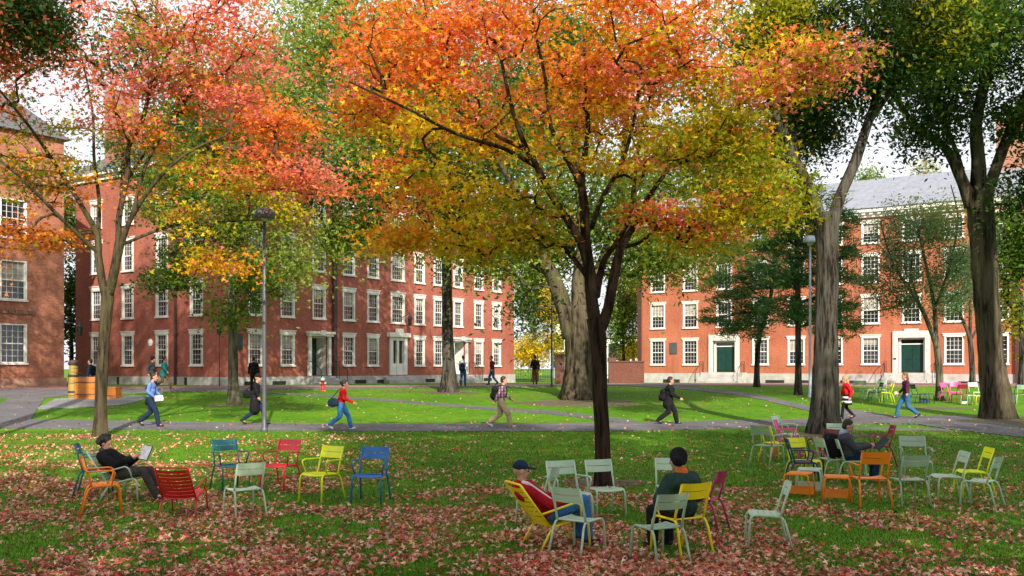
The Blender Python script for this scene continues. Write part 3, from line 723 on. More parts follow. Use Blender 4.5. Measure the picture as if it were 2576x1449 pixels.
CH = [
 ('arm', 'orange', 258, 1292, 24, 'bright orange metal armchair at the far left facing right', GL),
 ('arm', 'teal', 238, 1243, 15, 'dark teal chair half hidden behind the orange armchair and the reader', GL),
 ('lounge', 'sage', 322, 1256, -8, 'pale sage lounge chair the reader in black sits in', GL),
 ('lounge', 'red', 461, 1292, 90, 'red slatted lounge chair seen from behind at the reader\'s feet', GL),
 ('arm', 'teal', 580, 1232, -52, 'teal armchair between the red lounge chair and the lamp post', GL),
 ('side', 'sage', 615, 1299, 126, 'pale sage chair seen from behind in front of the teal armchair', GL),
 ('arm', 'rose', 706, 1232, -112, 'red armchair facing us left of the yellow-green one', GL),
 ('arm', 'lime', 808, 1258, -122, 'bright yellow-green armchair between the red and the blue armchairs', GL),
 ('arm', 'blue', 932, 1262, -98, 'blue armchair alone at the right end of the left group', GL),
 ('side', 'sage', 1352, 1318, 160, 'pale sage chair mostly hidden behind the man in the cap', GM),
 ('lounge', 'yellow', 1398, 1372, 22, 'yellow lounge chair the man in red leans back in', GM),
 ('arm', 'sage', 1432, 1318, -66, 'pale sage armchair facing us left of the maple trunk', GM),
 ('side', 'sage', 1522, 1298, -72, 'pale sage chair standing in front of the maple trunk', GM),
 ('side', 'sage', 1455, 1390, 51, 'pale sage chair seen from behind in front of the man in red', GM),
 ('arm', 'yellow', 1712, 1390, 121, 'yellow armchair the man in the black beanie sits in', GM),
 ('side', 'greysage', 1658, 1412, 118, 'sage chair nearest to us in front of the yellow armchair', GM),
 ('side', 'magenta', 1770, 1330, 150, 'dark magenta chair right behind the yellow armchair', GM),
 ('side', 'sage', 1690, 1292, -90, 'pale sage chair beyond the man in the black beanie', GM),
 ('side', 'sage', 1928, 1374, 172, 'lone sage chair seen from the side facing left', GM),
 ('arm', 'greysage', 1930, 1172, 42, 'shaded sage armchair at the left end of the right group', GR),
 ('side', 'yellow', 1950, 1160, 18, 'yellow chair between the shaded sage and the pink armchairs', GR),
 ('arm', 'sage', 1978, 1137, -38, 'pale sage armchair behind the pink armchair', GR),
 ('arm', 'pink', 1982, 1152, -22, 'hot pink armchair in front of a pale sage armchair', GR),
 ('side', 'lime', 2022, 1213, -68, 'yellow-green chair behind the dark blue armchair', GR),
 ('arm', 'navy', 2018, 1222, -8, 'dark blue armchair in front of the yellow-green chair', GR),
 ('stool', 'sage', 2036, 1240, -20, 'pale sage stool behind the left orange stool', GR),
 ('stool', 'orange', 2010, 1252, -28, 'left orange stool with low back panel', GR),
 ('stool', 'orange', 2105, 1262, -16, 'right orange stool beside the orange armchair', GR),
 ('arm', 'orange', 2188, 1271, 90, 'orange armchair seen from behind in front of the newspaper reader', GR),
 ('arm', 'maroon', 2070, 1190, -150, 'dark red armchair left of the black backpack', GR),
 ('side', 'sage', 2092, 1208, 8, 'sage chair carrying the black backpack', GR),
 ('side', 'sage', 2113, 1158, -90, 'pale sage chair against the thick trunk behind the newspaper reader', GR),
 ('side', 'sage', 2142, 1213, -12, 'sage chair the newspaper reader sits on', GR),
 ('arm', 'wine', 2212, 1172, 172, 'wine red armchair facing left beyond the newspaper reader', GR),
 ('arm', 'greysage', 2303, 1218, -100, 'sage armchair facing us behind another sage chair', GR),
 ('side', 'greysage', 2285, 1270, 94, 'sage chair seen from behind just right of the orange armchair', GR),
 ('side', 'sage', 2385, 1260, 176, 'sage chair facing left in front of the yellow-green side chair', GR),
 ('side', 'lime', 2448, 1246, 174, 'yellow-green chair seen side on behind the last sage chairs', GR),
 ('side', 'sage', 2468, 1275, 138, 'sage chair at the far right end of the right group', GR),
 ('side', 'sage', 2155, 1004, 90, 'distant pale chair seen from behind beside the striped skirt', GF),
 ('side', 'sage', 2188, 1004, 5, 'distant pale chair facing right, left of the navy one', GF),
 ('side', 'navy', 2203, 1010, 178, 'distant navy chair left of the yellow-green one', GF),
 ('side', 'sage', 2215, 1003, 80, 'distant pale chair just behind the navy one', GF),
 ('side', 'lime', 2230, 1012, 172, 'distant yellow-green chair seen side on', GF),
 ('side', 'navy', 2310, 1016, 8, 'distant dark chair right of the walker in maroon', GF),
 ('stool', 'navy', 2331, 1015, 0, 'distant dark stool right of the dark chair', GF),
 ('side', 'pink', 2386, 1011, -60, 'distant pink chair nearest the pale slender trunk', GF),
 ('side', 'pink', 2404, 1009, -110, 'distant pink chair second from the pale slender trunk', GF),
 ('side', 'maroon', 2414, 1016, 92, 'distant dark red chair in front of the pink ones', GF),
 ('stool', 'sage', 2437, 1019, 10, 'distant pale stool between the pink chairs and the yellow chair', GF),
 ('side', 'sage', 2455, 1010, -85, 'distant pale chair behind the yellow one', GF),
 ('side', 'yellow', 2466, 1021, 172, 'distant yellow chair beside the big elm trunk', GF),
 ('side', 'navy', 2556, 1015, 100, 'distant dark chair right of the big elm trunk', GF),
 ('side', 'sage', 2574, 1017, 60, 'distant pale chair at the right edge of the lawn', GF),
]
for c_ in CH:
    o_ = chair(*c_)
    if 'bright orange metal armchair' in c_[5]: o_.scale = (1.07,) * 3
    if 'red slatted lounge' in c_[5]: o_.scale = (.92,) * 3

# ---------------------------------------------------------------- people
def sphere_pts(c, r, n=10, m=7, sc3=(1, 1, 1), rot=None):
    v = []; f = []; c = Vector(c)
    for i in range(1, m):
        t = math.pi * i / m
        for j in range(n):
            a = 2 * math.pi * j / n
            q = Vector((math.sin(t) * math.cos(a) * sc3[0], math.sin(t) * math.sin(a) * sc3[1], math.cos(t) * sc3[2])) * r
            if rot: q = rot @ q
            v.append(c + q)
    top = Vector((0, 0, r * sc3[2])); 
    if rot: top = rot @ top
    v.append(c + top); v.append(c - top)
    for i in range(m - 2):
        for j in range(n):
            a = i * n + j; b_ = i * n + (j + 1) % n; f.append((a, a + n, b_ + n, b_))
    T_, B_ = len(v) - 2, len(v) - 1
    for j in range(n): f.append((T_, j, (j + 1) % n)); f.append((B_, (m - 2) * n + (j + 1) % n, (m - 2) * n + j))
    return v, f
class Blob:
    def __init__(s): s.v = []; s.f = []
    def _add(s, v, f): i = len(s.v); s.v += [tuple(q) for q in v]; s.f += [tuple(i + k for k in g) for g in f]
    def ell(s, c, r3, rot=None): s._add(*sphere_pts(c, 1, 14, 10, r3, rot)); return s
    def cap(s, a, b_, ra, rb):
        a, b_ = Vector(a), Vector(b_); d = (b_ - a); L = d.length; q = d.to_track_quat('Z', 'Y').to_matrix() if L > 1e-5 else Matrix.Identity(3)
        n = 12; v = []; f = []; prof = []
        for k in range(4): t = math.pi / 2 * k / 4; prof.append((ra * math.sin(t), -ra * math.cos(t)))
        prof.append((ra, 0)); prof.append((rb, L))
        for k in range(1, 4): t = math.pi / 2 * k / 4; prof.append((rb * math.cos(t), L + rb * math.sin(t)))
        prof = prof[1:]
        for r, z in prof:
            for j in range(n): an = 2 * math.pi * j / n; v.append(a + q @ Vector((r * math.cos(an), r * math.sin(an), z)))
        v.append(a + q @ Vector((0, 0, -ra))); v.append(a + q @ Vector((0, 0, L + rb)))
        for i in range(len(prof) - 1):
            for j in range(n): x = i * n + j; y = i * n + (j + 1) % n; f.append((x, y, y + n, x + n))
        B_, T_ = len(v) - 2, len(v) - 1; e = (len(prof) - 1) * n
        for j in range(n): f.append((B_, (j + 1) % n, j)); f.append((T_, e + j, e + (j + 1) % n))
        s._add(v, f); return s
    def chain(s, pts, rr):
        for a, b_, ra, rb in zip(pts, pts[1:], rr, rr[1:]): s.cap(a, b_, ra, rb)
        return s
    def build(s, name, mat, parent, vox=.012, smooth=3):
        me = bpy.data.meshes.new(name); me.from_pydata(s.v, [], s.f); me.update()
        o = bpy.data.objects.new(name, me); COL.objects.link(o)
        md = o.modifiers.new('r', 'REMESH'); md.mode = 'VOXEL'; md.voxel_size = vox
        ms = o.modifiers.new('s', 'SMOOTH'); ms.factor = .5; ms.iterations = smooth
        dg = bpy.context.evaluated_depsgraph_get(); m2 = bpy.data.meshes.new_from_object(o.evaluated_get(dg))
        bpy.data.objects.remove(o); bpy.data.meshes.remove(me)
        m2.polygons.foreach_set('use_smooth', [True] * len(m2.polygons)); m2.name = name
        return link(name, m2, mat, parent)
def hand(bl, wrist, d, palm_n, side, curl=.5, s=1.0):
    """five fingers: d = forearm direction, palm_n = palm normal, side = thumb direction sign"""
    d = Vector(d).normalized(); n = Vector(palm_n); n = (n - d * n.dot(d)).normalized(); w = d.cross(n) * side
    W = Vector(wrist); 
    bl.cap(W, W + d * .07 * s, .023, .026); bl.cap(W + d * .03 * s + w * .02, W + d * .08 * s + w * .024, .016, .014); bl.cap(W + d * .03 * s - w * .02, W + d * .078 * s - w * .024, .016, .013)
    for k, (off, L) in enumerate(((.030, .068), (.010, .078), (-.010, .072), (-.029, .055))):
        a = W + d * .082 * s + w * off; c1 = curl; 
        b_ = a + (d * math.cos(c1) + n * math.sin(c1)) * L * .5; c_ = b_ + (d * math.cos(c1 * 2.2) + n * math.sin(c1 * 2.2)) * L * .5
        bl.chain([a, b_, c_], [.0095, .0088, .0075])
    t0 = W + d * .025 * s + w * .022; t1 = t0 + (w * .8 + d * .6 + n * .2).normalized() * .035; t2 = t1 + (d * .9 + w * .2 + n * .35).normalized() * .03
    bl.chain([t0, t1, t2], [.013, .011, .009])
def head(bl, c, fwd, up, s=1.09):
    """continuous head: skull, jaw, nose, ears, neck added by caller"""
    f = Vector(fwd).normalized(); u = Vector(up); u = (u - f * u.dot(f)).normalized(); l = u.cross(f)
    rot = Matrix((f, l, u)).transposed()
    c = Vector(c)
    P = lambda x, y, z: c + rot @ Vector((x, y, z)) * s
    bl.ell(P(-.01, 0, .025), (.098 * s, .076 * s, .098 * s), rot); bl.ell(P(.022, 0, -.035), (.072 * s, .060 * s, .078 * s), rot)
    bl.cap(P(.088, 0, .008), P(.105, 0, -.022), .009 * s, .014 * s)
    bl.cap(P(.080, -.018, -.058), P(.080, .018, -.058), .011 * s, .011 * s)
    bl.cap(P(.070, 0, -.10), P(.062, 0, -.095), .022 * s, .02 * s)
    for y in (-1, 1): bl.ell(P(-.005, y * .076, -.008), (.020 * s, .010 * s, .032 * s), rot)
    return P, rot
def hair(P, rot, style, mat, parent, s=1.09):
    h = Blob()
    if style in ('short', 'curly', 'long', 'bun'):
        k = 1.0 if style == 'short' else 1.04
        h.ell(P(-.026, 0, .042), (.099 * s * k, .083 * s * k, .098 * s * k), rot); h.ell(P(-.04, 0, -.005), (.078 * s, .080 * s, .075 * s), rot)
        if style == 'curly':
            rr = random.Random(3)
            for _ in range(26):
                a = rr.uniform(0, 2 * math.pi); t = rr.uniform(0, 2.2); q = Vector((-math.sin(t) * abs(math.cos(a)) * .95 + .25 * math.cos(t), math.sin(t) * math.sin(a), math.cos(t)))
                h.ell(P(-.03 + q.x * .105, q.y * .10, .035 + q.z * .10), (.040, .040, .040))
        if style == 'long': h.chain([P(-.05, 0, .0), P(-.085, 0, -.09), P(-.095, 0, -.17)], [.075, .07, .045])
        if style == 'bun': h.ell(P(-.125, 0, .04), (.04, .04, .045))
        h.build('hair', mat, parent, .012, 2)
    elif style == 'beanie':
        h.ell(P(-.014, 0, .050), (.122, .100, .118), rot); h.cap(P(-.02, -.05, .0), P(-.02, .05, .0), .085, .085); h.build('beanie', mat, parent, .012, 2)
    elif style == 'hat':
        h.ell(P(-.01, 0, .075), (.10, .085, .09), rot); h.ell(P(0, 0, .055), (.16, .14, .016), rot); h.build('hat', mat, parent, .012, 1)
    elif style == 'cap':
        h.ell(P(-.014, 0, .045), (.108, .088, .096), rot)
        h.ell(P(.125, 0, .045), (.075, .065, .013), rot); h.build('cap', mat, parent, .011, 1)
def eyes(P, parent):
    mb = MB()
    for y in (-.031, .031):
        v, f = sphere_pts(P(.079, y, .006), .0105, 8, 6); i = len(mb.v); mb.v += [tuple(q) for q in v]; mb.f += [tuple(i + k for k in g) for g in f]; mb.uv += [None] * len(f)
    mb.build('eyes', M['eye'], parent, True)
def figure(loc, rz, label, J, cl, hairstyle='short', hairmat=None, group=None, vox=.013, extras=None):
    """J: joints in local coords (facing +x, z up).  cl: dict of cloth materials"""
    o = empty('person', loc, rz, label, 'person', group)
    hip, sh, hd = Vector(J['hip']), Vector(J['sh']), Vector(J['head'])
    lat = Vector(J.get('lat', (0, 1, 0))).normalized(); up = (sh - hip).normalized()
    fw = lat.cross(up); rot = Matrix((fw, lat, up)).transposed()
    B = Blob()
    mid = hip.lerp(sh, .5)
    B.ell(hip + up * .02, (.095, .145, .11), rot); B.ell(mid, (.095, .13, .16), rot); B.ell(hip.lerp(sh, .8), (.10, .155, .14), rot)
    neck = sh + up * .04
    B.cap(sh.lerp(hip, .05), hd + (hd - neck) * -.2, .062, .052)
    P, hr = head(B, hd, J.get('face', fw), J.get('hup', (hd - neck)))
    for i, s_ in enumerate((-1, 1)):
        S = sh + lat * s_ * .165 - up * .035; E, W = [Vector(q) for q in J['arms'][i]]
        B.cap(sh - up * .03, S, .06, .058); B.chain([S, E, W], [.052, .042, .027])
        hand(B, W, (W - E), J.get('palm', [(0, -s_, -.3)] * 2)[i], s_ if J.get('thumb', 1) > 0 else -s_, J.get('curl', .45))
        Hp = hip + lat * s_ * .085; K, A, T = [Vector(q) for q in J['legs'][i]]
        B.chain([Hp, K, A], [.085, .056, .038]); B.chain([A, T], [.036, .028])
    B.build('body', M['skin'], o, .0085, 2)
    # top garment
    g = Blob(); f_ = cl.get('fat', 1.0)
    g.ell(hip + up * .06, (.125 * f_, .165 * f_, .14), rot); g.ell(mid + fw * .01, (.135 * f_, .165 * f_, .19), rot); g.ell(hip.lerp(sh, .82), (.132 * f_, .19 * f_, .15), rot)
    g.cap(sh - up * .01, sh + up * .035, .075, .068)
    for i, s_ in enumerate((-1, 1)):
        S = sh + lat * s_ * .175 - up * .04; E, W = [Vector(q) for q in J['arms'][i]]
        g.cap(sh - up * .03, S, .075, .075 * f_); g.chain([S, E, W.lerp(E, .06)], [.074 * f_, .06 * f_, .044 * f_])
        g.ell((S + E) / 2, (.06 * f_, .06 * f_, .07 * f_))
    if cl.get('coat'):
        L = cl['coat']; a = hip + up * .05; b_ = hip + Vector((-.02, 0, -L)); g.cap(a, b_, .16, .19); g.cap(a + lat * .05, b_ + lat * .07, .13, .15); g.cap(a - lat * .05, b_ - lat * .07, .13, .15)
    g.build('jacket' if cl.get('coat') or f_ > 1.1 else 'shirt', cl['top'], o, vox, 3)
    # trousers
    t = Blob(); t.ell(hip + up * .0, (.118, .16, .13), rot)
    for i, s_ in enumerate((-1, 1)):
        Hp = hip + lat * s_ * .085; K, A, T = [Vector(q) for q in J['legs'][i]]
        w = cl.get('leg', 1.0); t.chain([Hp, Hp.lerp(K, .5), K, K.lerp(A, .5), A.lerp(K, .05)], [.105 * w, .096 * w, .076 * w, .072 * w, .066 * w])
    t.build('trousers', cl['legs'], o, vox, 3)
    for i in (0, 1):
        K, A, T = [Vector(q) for q in J['legs'][i]]; s1 = Blob(); d = (T - A); hd_ = Vector((d.x, d.y, 0)).normalized()
        heel = A + (A - K).normalized() * .035 - hd_ * .035; s1.cap(heel, T, .042, .036); s1.cap(A, heel, .045, .04); s1.ell(T.lerp(heel, .25), (.06, .045, .034), Matrix.Identity(3))
        s1.build('shoe', cl['shoes'], o, .011, 2)
    hair(P, hr, hairstyle, hairmat or M['hair_dark'], o); eyes(P, o)
    if cl.get('skirt'):
        k = cl['skirt']
        for i, (mat_, za, zb, ra, rb) in enumerate(k):
            mb = MB(); mb.lathe([(ra * .9, za - .004), (ra, za), (rb, zb), (rb * .9, zb + .004)], 28, (hip.x, hip.y, 0))
            mb.v = [(hip.x + (x - hip.x) * .82, y, z) for x, y, z in mb.v]
            mb.build('skirt_band', mat_, o, True)
    if cl.get('collar'):
        c_ = Blob(); c_.cap(sh + up * .015, sh + up * .06, .088, .084); c_.ell(sh + up * .01 + fw * .02, (.115, .13, .035), rot); c_.build('collar', cl['collar'], o, vox, 2)
    if cl.get('stripe'):
        mb = Blob(); S = sh - lat * .175 - up * .04; E, W = [Vector(q) for q in J['arms'][0]]
        off = up * .078 + fw * .04 - lat * .03; mb.cap(S + off, E + off * .78, .026, .022); mb.cap(sh + up * .03 + fw * .04, S + off, .03, .024); mb.build('sleeve_stripe', cl['stripe'], o, vox, 1)
    return o, J
def walkJ(st=.33, arm=.25, lean=.04, book=False, hh=1.0, lead=1, bow=0):
    """walking, facing +x. lead: which leg is in front"""
    hip = (0, 0, .90); sh = (lean, 0, 1.40); hd = (lean + .05 + bow, 0, 1.61 - bow * .3)
    f = [(st * .5, -lead * .09, .50), (st, -lead * .09, .085), (st + .14, -lead * .09, .05)]
    b_ = [(-.02, lead * .09, .47), (-st - .06, lead * .09, .19), (-st + .04, lead * .09, .055)]
    f[0] = (st * .55 + .06, -lead * .09, .49)
    legs = [f, b_] if lead == 1 else [b_, f]
    ab = [(lean - .14, 0, 1.13), (lean - arm + .02, 0, .90)]; af = [(lean + .06, 0, 1.12), (lean + arm, 0, .98)]
    def side(a, s_): return [(a[0][0], s_ * .23, a[0][2]), (a[1][0], s_ * .24, a[1][2])]
    arms = [side(ab, -1), side(af, 1)] if lead == 1 else [side(af, -1), side(ab, 1)]
    if book: arms[0] = [(.0, -.22, 1.14), (.20, -.20, .98)]
    J = dict(hip=hip, sh=sh, head=hd, arms=arms, legs=legs, face=(1, 0, -.1 - bow * 2), hup=(.1, 0, 1))
    return J
def standJ(arm=.04):
    return dict(hip=(0, 0, .92), sh=(0, 0, 1.42), head=(.03, 0, 1.63), arms=[[(0, -.23, 1.14), (arm + .02, -.25, .90)], [(0, .23, 1.14), (arm, .25, .90)]],
                legs=[[(.02, -.10, .50), (0, -.11, .08), (.15, -.12, .05)], [(.01, .10, .50), (-.02, .11, .08), (.13, .12, .05)]], face=(1, 0, -.05), hup=(0, 0, 1))
def scaleJ(J, k):
    def s_(v): return tuple(a * k for a in v)
    J = dict(J); 
    for q in ('hip', 'sh', 'head'): J[q] = s_(J[q])
    J['arms'] = [[s_(p) for p in a] for a in J['arms']]; J['legs'] = [[s_(p) for p in a] for a in J['legs']]
    return J
def held(name, label, cat, person_o, loc, rot, mb, mat):
    o = mb.build(name, mat); o.matrix_world = Matrix.Translation(person_o.location) @ Matrix.Rotation(person_o.rotation_euler.z, 4, 'Z') @ Matrix.Translation(loc) @ rot
    return tag(o, label, cat)
def backpack(po, J, label, mat, off=-.20, s=1.0, z=-.05, strap=True):
    o = empty('backpack', po.location, po.rotation_euler.z, label, 'backpack'); sh = Vector(J['sh']); hip = Vector(J['hip']); c_ = hip.lerp(sh, .62)
    fw = Vector((0, 1, 0)).cross((sh - hip).normalized()); C = c_ + fw * off + Vector((0, 0, z))
    Blob().ell(C, (.12 * s, .16 * s, .24 * s)).ell(C + Vector((-.0, 0, -.1 * s)), (.13 * s, .17 * s, .15 * s)).cap(C + Vector((0, -.08 * s, .12 * s)), C + Vector((0, .08 * s, .12 * s)), .10 * s, .10 * s).build('bag', mat, o, .014, 3)
    Blob().ell(C + fw * -.11 * s + Vector((0, 0, -.09 * s)), (.05 * s, .12 * s, .10 * s)).build('pocket', mat, o, .012, 2)
    if strap:
        mb = MB()
        for y in (-.1, .1): mb.tube(fillet([C + Vector((.02, y, .18 * s)), sh + Vector((0, y, .07)), sh + fw * .16 + Vector((0, y, -.06)), c_ + fw * .15 + Vector((0, y, -.12)), C + Vector((.02, y, -.12))], .06), .014, 6)
        mb.build('strap', mat, o)
    return o
def bag(po, J, label, mat, side=1, x=-.16, z=.85, w=.17, h=.15, strap=True):
    o = empty('shoulder_bag', po.location, po.rotation_euler.z, label, 'bag')
    Blob().ell((x, side * .20, z), (w, .075, h)).cap((x - w * .6, side * .20, z - h * .4), (x + w * .6, side * .20, z - h * .4), .07, .07).build('bag', mat, o, .013, 3)
    sh = Vector(J['sh'])
    if strap: MB().tube(fillet([(x - .1, side * .21, z + h * .6), sh + Vector((-.10, side * .10, .05)), sh + Vector((.02, side * .02, .075)), sh + Vector((.13, side * .0, -.12)), (x + .1, side * .22, z + h * .6)], .08), .013, 6).build('strap', mat, o)
    return o
for n, c in dict(c_blue=(.12, .22, .52), c_darknavy=(.014, .028, .06), c_denim=(.035, .12, .26), c_black=(.012, .012, .014), c_red=(.60, .012, .018), c_khaki=(.42, .33, .20), c_plaid=(.16, .09, .11),
                 c_maroon=(.10, .012, .03), c_teal=(.01, .13, .13), c_brown=(.14, .075, .03), c_white=(.65, .65, .68), c_darkgreen=(.022, .045, .038), c_greyjk=(.055, .06, .068), c_orange=(.62, .13, .03),
                 c_lightblue=(.32, .42, .62), c_greybrown=(.06, .05, .045), c_tan=(.38, .20, .07), c_paper=(.72, .72, .74), c_purple=(.075, .02, .045), c_jeans=(.04, .16, .38), c_redjk=(.42, .012, .022), c_shoe=(.03, .03, .035), c_whiteshoe=(.6, .6, .62)).items(): cloth(n, c)
# plaid shirt: woven pattern
m, nt, b = new_mat('plaid_cloth'); tc = nt.nodes.new('ShaderNodeTexCoord')
cols_ = []
for dr in ('X', 'Z'):
    w = N(nt, 'ShaderNodeTexWave', Scale=3.2); w.bands_direction = dr; nt.links.new(tc.outputs['Object'], w.inputs['Vector']); cols_.append(w.outputs['Fac'])
c = mixc(nt, ramp(nt, cols_[0], [(.45, (0, 0, 0)), (.55, (1, 1, 1))]), (.22, .02, .05), (.30, .28, .32)); c = mixc(nt, ramp(nt, cols_[1], [(.5, (0, 0, 0)), (.6, (.6, .6, .6))]), c, (.04, .03, .07))
nt.links.new(c, b.inputs['Base Color']); b.inputs['Roughness'].default_value = .9; M['plaid'] = m
def W(px, py, H, rz, label, J, cl, **k):
    p = at(px, py); J = scaleJ(J, H / 1.75); return figure(p, R(rz), label, J, cl, **k)
# walkers on the near path, left to right
po, J = W(378, 1074, 1.84, 0, 'man in a blue shirt walking right with a paper in his hand', walkJ(.30, .22, .05, True, bow=.03), dict(top=M['c_blue'], legs=M['c_darknavy'], shoes=M['c_shoe'], leg=1.15))
bag(po, J, 'black shoulder bag of the man in the blue shirt', M['c_black'], 1, -.10, .86, .16, .16)
held('paper', 'white folded paper held by the man in the blue shirt', 'paper', po, Vector((.36, -.21, .98)), Matrix.Rotation(R(-4), 4, 'Y'), MB().box((-.13, -.008, -.09), (.15, .008, .09)), M['c_paper'])
po, J = W(642, 1069, 1.76, 0, 'person in a long black coat and brimmed hat walking behind the lamp post', walkJ(.34, .12, .05, lead=-1), dict(top=M['c_black'], legs=M['c_darknavy'], shoes=M['c_shoe'], coat=.38), hairstyle='hat', hairmat=M['c_black'])
bag(po, J, 'black bag slung behind the person in the long black coat', M['c_black'], 1, -.32, 1.06, .17, .15)
po, J = W(858, 1081, 1.62, 0, 'woman in a bright red top and jeans walking right', walkJ(.34, .38, .08, lead=-1), dict(top=M['c_red'], legs=M['c_jeans'], shoes=M['c_whiteshoe'], leg=1.05), hairstyle='bun')
bag(po, J, 'navy bag on the hip of the woman in red', M['c_darknavy'], -1, -.22, .90, .19, .15)
po, J = W(1260, 1076, 1.72, 0, 'young man in plaid shirt and khaki trousers walking right', walkJ(.34, .28, .06, lead=1), dict(top=M['plaid'], legs=M['c_khaki'], shoes=M['c_whiteshoe'], leg=1.2, fat=1.08))
backpack(po, J, 'dark backpack of the man in the plaid shirt', M['c_black'], -.24, 1.05, -.06)
po, J = W(1682, 1068, 1.66, 0, 'person dressed all in black walking right with arms out', walkJ(.32, .34, .03, lead=-1), dict(top=M['c_black'], legs=M['c_black'], shoes=M['c_shoe'], fat=1.15, leg=1.2, coat=.15))
backpack(po, J, 'black backpack of the person all in black', M['c_black'], -.22, .9, -.12)
po, J = W(2130, 1056, 1.62, 180, 'woman in a red sweater and black and white striped skirt', walkJ(.22, .10, .03, lead=-1), dict(top=M['c_red'], legs=M['c_black'], shoes=M['c_shoe'], leg=.8,
      skirt=[(M['c_white'], .86, .78, .17, .19), (M['c_black'], .78, .70, .19, .205), (M['c_white'], .70, .62, .205, .22), (M['c_black'], .62, .55, .22, .23), (M['c_black'], .95, .86, .155, .17)]), hairstyle='long', hairmat=M['hair_blond'])
po, J = W(2280, 1053, 1.72, 180, 'person in a maroon top and blue jeans walking left by the junction', walkJ(.34, .06, .02, True, lead=1), dict(top=M['c_purple'], legs=M['c_denim'], shoes=M['c_shoe'], leg=1.1), hairstyle='long', hairmat=plain('brown_hair', (.14, .075, .035)))
held('paper', 'white paper held by the walker in maroon', 'paper', po, Vector((.24, -.20, .93)), Matrix.Rotation(R(5), 4, 'Y'), MB().box((-.08, -.12, -.07), (.08, -.10, .07)), M['c_paper'])
# further away
po, J = W(228, 992, 1.75, 180, 'person in dark clothes behind the orange trough with a backpack', standJ(), dict(top=M['c_darknavy'], legs=M['c_denim'], shoes=M['c_shoe'])); backpack(po, J, 'dark backpack of the person behind the trough', M['c_black'], -.2)
po, J = W(382, 986, 1.86, 0, 'person in a dark grey jacket behind the man in the blue shirt', walkJ(.22, .1, 0), dict(top=M['c_greyjk'], legs=M['c_black'], shoes=M['c_shoe'], fat=1.2), hairstyle='beanie', hairmat=M['c_black'])
po, J = W(411, 981, 1.78, 0, 'person in a teal jacket and brown trousers striding right', walkJ(.38, .2, .06, lead=-1), dict(top=M['c_teal'], legs=M['c_brown'], shoes=M['c_shoe'], fat=1.15, coat=.12))
po, J = W(638, 985, 1.80, 90, 'person in black standing behind the one with the brimmed hat', standJ(), dict(top=M['c_black'], legs=M['c_black'], shoes=M['c_shoe'], fat=1.15))
po, J = W(1165, 972, 1.80, 80, 'person in white with a navy backpack beside the grey trunk', walkJ(.12, .06), dict(top=M['c_white'], legs=M['c_denim'], shoes=M['c_shoe'])); backpack(po, J, 'navy backpack of the person in white', M['c_darknavy'], -.2, 1.05, -.15)
po, J = W(1239, 969, 1.78, 200, 'person in a maroon jacket near the right end of the long hall', walkJ(.2, .08), dict(top=M['c_maroon'], legs=M['c_denim'], shoes=M['c_shoe'], fat=1.1))
po, J = W(1346, 968, 1.86, 90, 'dark figure with a backpack walking through the gap between the halls', walkJ(.1, .05), dict(top=M['c_black'], legs=M['c_brown'], shoes=M['c_shoe'], fat=1.1)); backpack(po, J, 'black backpack of the figure in the gap', M['c_black'], -.2)
# ---- seated
def seatJ(hip, sh, hd, knee, ankle, toe, hands, elbows, dy=.12, face=(1, 0, -.1), hup=(0, 0, 1)):
    legs = [[(knee[0], s_ * dy, knee[1]), (ankle[0], s_ * dy * 1.1, ankle[1]), (toe[0], s_ * dy * 1.2, toe[1])] for s_ in (-1, 1)]
    return dict(hip=(hip[0], 0, hip[1]), sh=(sh[0], 0, sh[1]), head=(hd[0], 0, hd[1]), legs=legs, arms=[[elbows[i], hands[i]] for i in (0, 1)], face=face, hup=hup)
# reader at the left
p = at(322, 1256)
J = seatJ((-.12, .46), (-.42, .80), (-.42, .98), (.36, .50), (.60, .10), (.74, .05), [(.12, -.12, .74), (.12, .12, .74)], [(-.12, -.25, .62), (-.12, .25, .62)], face=(1, 0, -.35), hup=(.25, 0, 1))
J['palm'] = [(0, .6, .4), (0, -.6, .4)]
po, _ = figure(p, R(-8), 'person in black reading a white book in the sage lounge chair', J, dict(top=M['c_black'], legs=M['c_greybrown'], shoes=M['c_greyjk'], fat=1.28, collar=M['c_greyjk']), 'curly', vox=.011)
mb = MB(); mb.box((-.008, -.19, 0), (.004, .0, .25), Matrix.Rotation(R(14), 4, 'Z')); mb.box((-.008, .0, 0), (.004, .19, .25), Matrix.Rotation(R(-14), 4, 'Z'))
bk = held('open_book', 'open white book held up by the reader in black', 'book', po, Vector((.22, 0, .72)), Matrix.Rotation(R(52), 4, 'Z') @ Matrix.Rotation(R(24), 4, 'Y'), mb, M['c_paper'])
mb = MB(); mb.box((.0045, -.2, -.01), (.012, .0, .26), Matrix.Rotation(R(14), 4, 'Z')); mb.box((.0045, .0, -.01), (.012, .2, .26), Matrix.Rotation(R(-14), 4, 'Z')); mb.build('cover', M['c_darknavy'], bk)
# man in red cap
p = at(1398, 1372)
J = seatJ((-.10, .44), (-.50, .82), (-.50, 1.02), (.36, .60), (.42, .10), (.57, .05), [(.22, -.14, .66), (.18, .16, .66)], [(-.18, -.26, .60), (-.18, .26, .60)], face=(1, -.15, -.15), hup=(-.1, 0, 1))
po, _ = figure(p, R(22), 'man in a dark cap and red jacket leaning back in the yellow chair', J, dict(top=M['c_redjk'], legs=M['c_jeans'], shoes=M['c_shoe'], fat=1.18, leg=1.1, stripe=M['c_white']), 'cap', M['c_darknavy'], vox=.011)
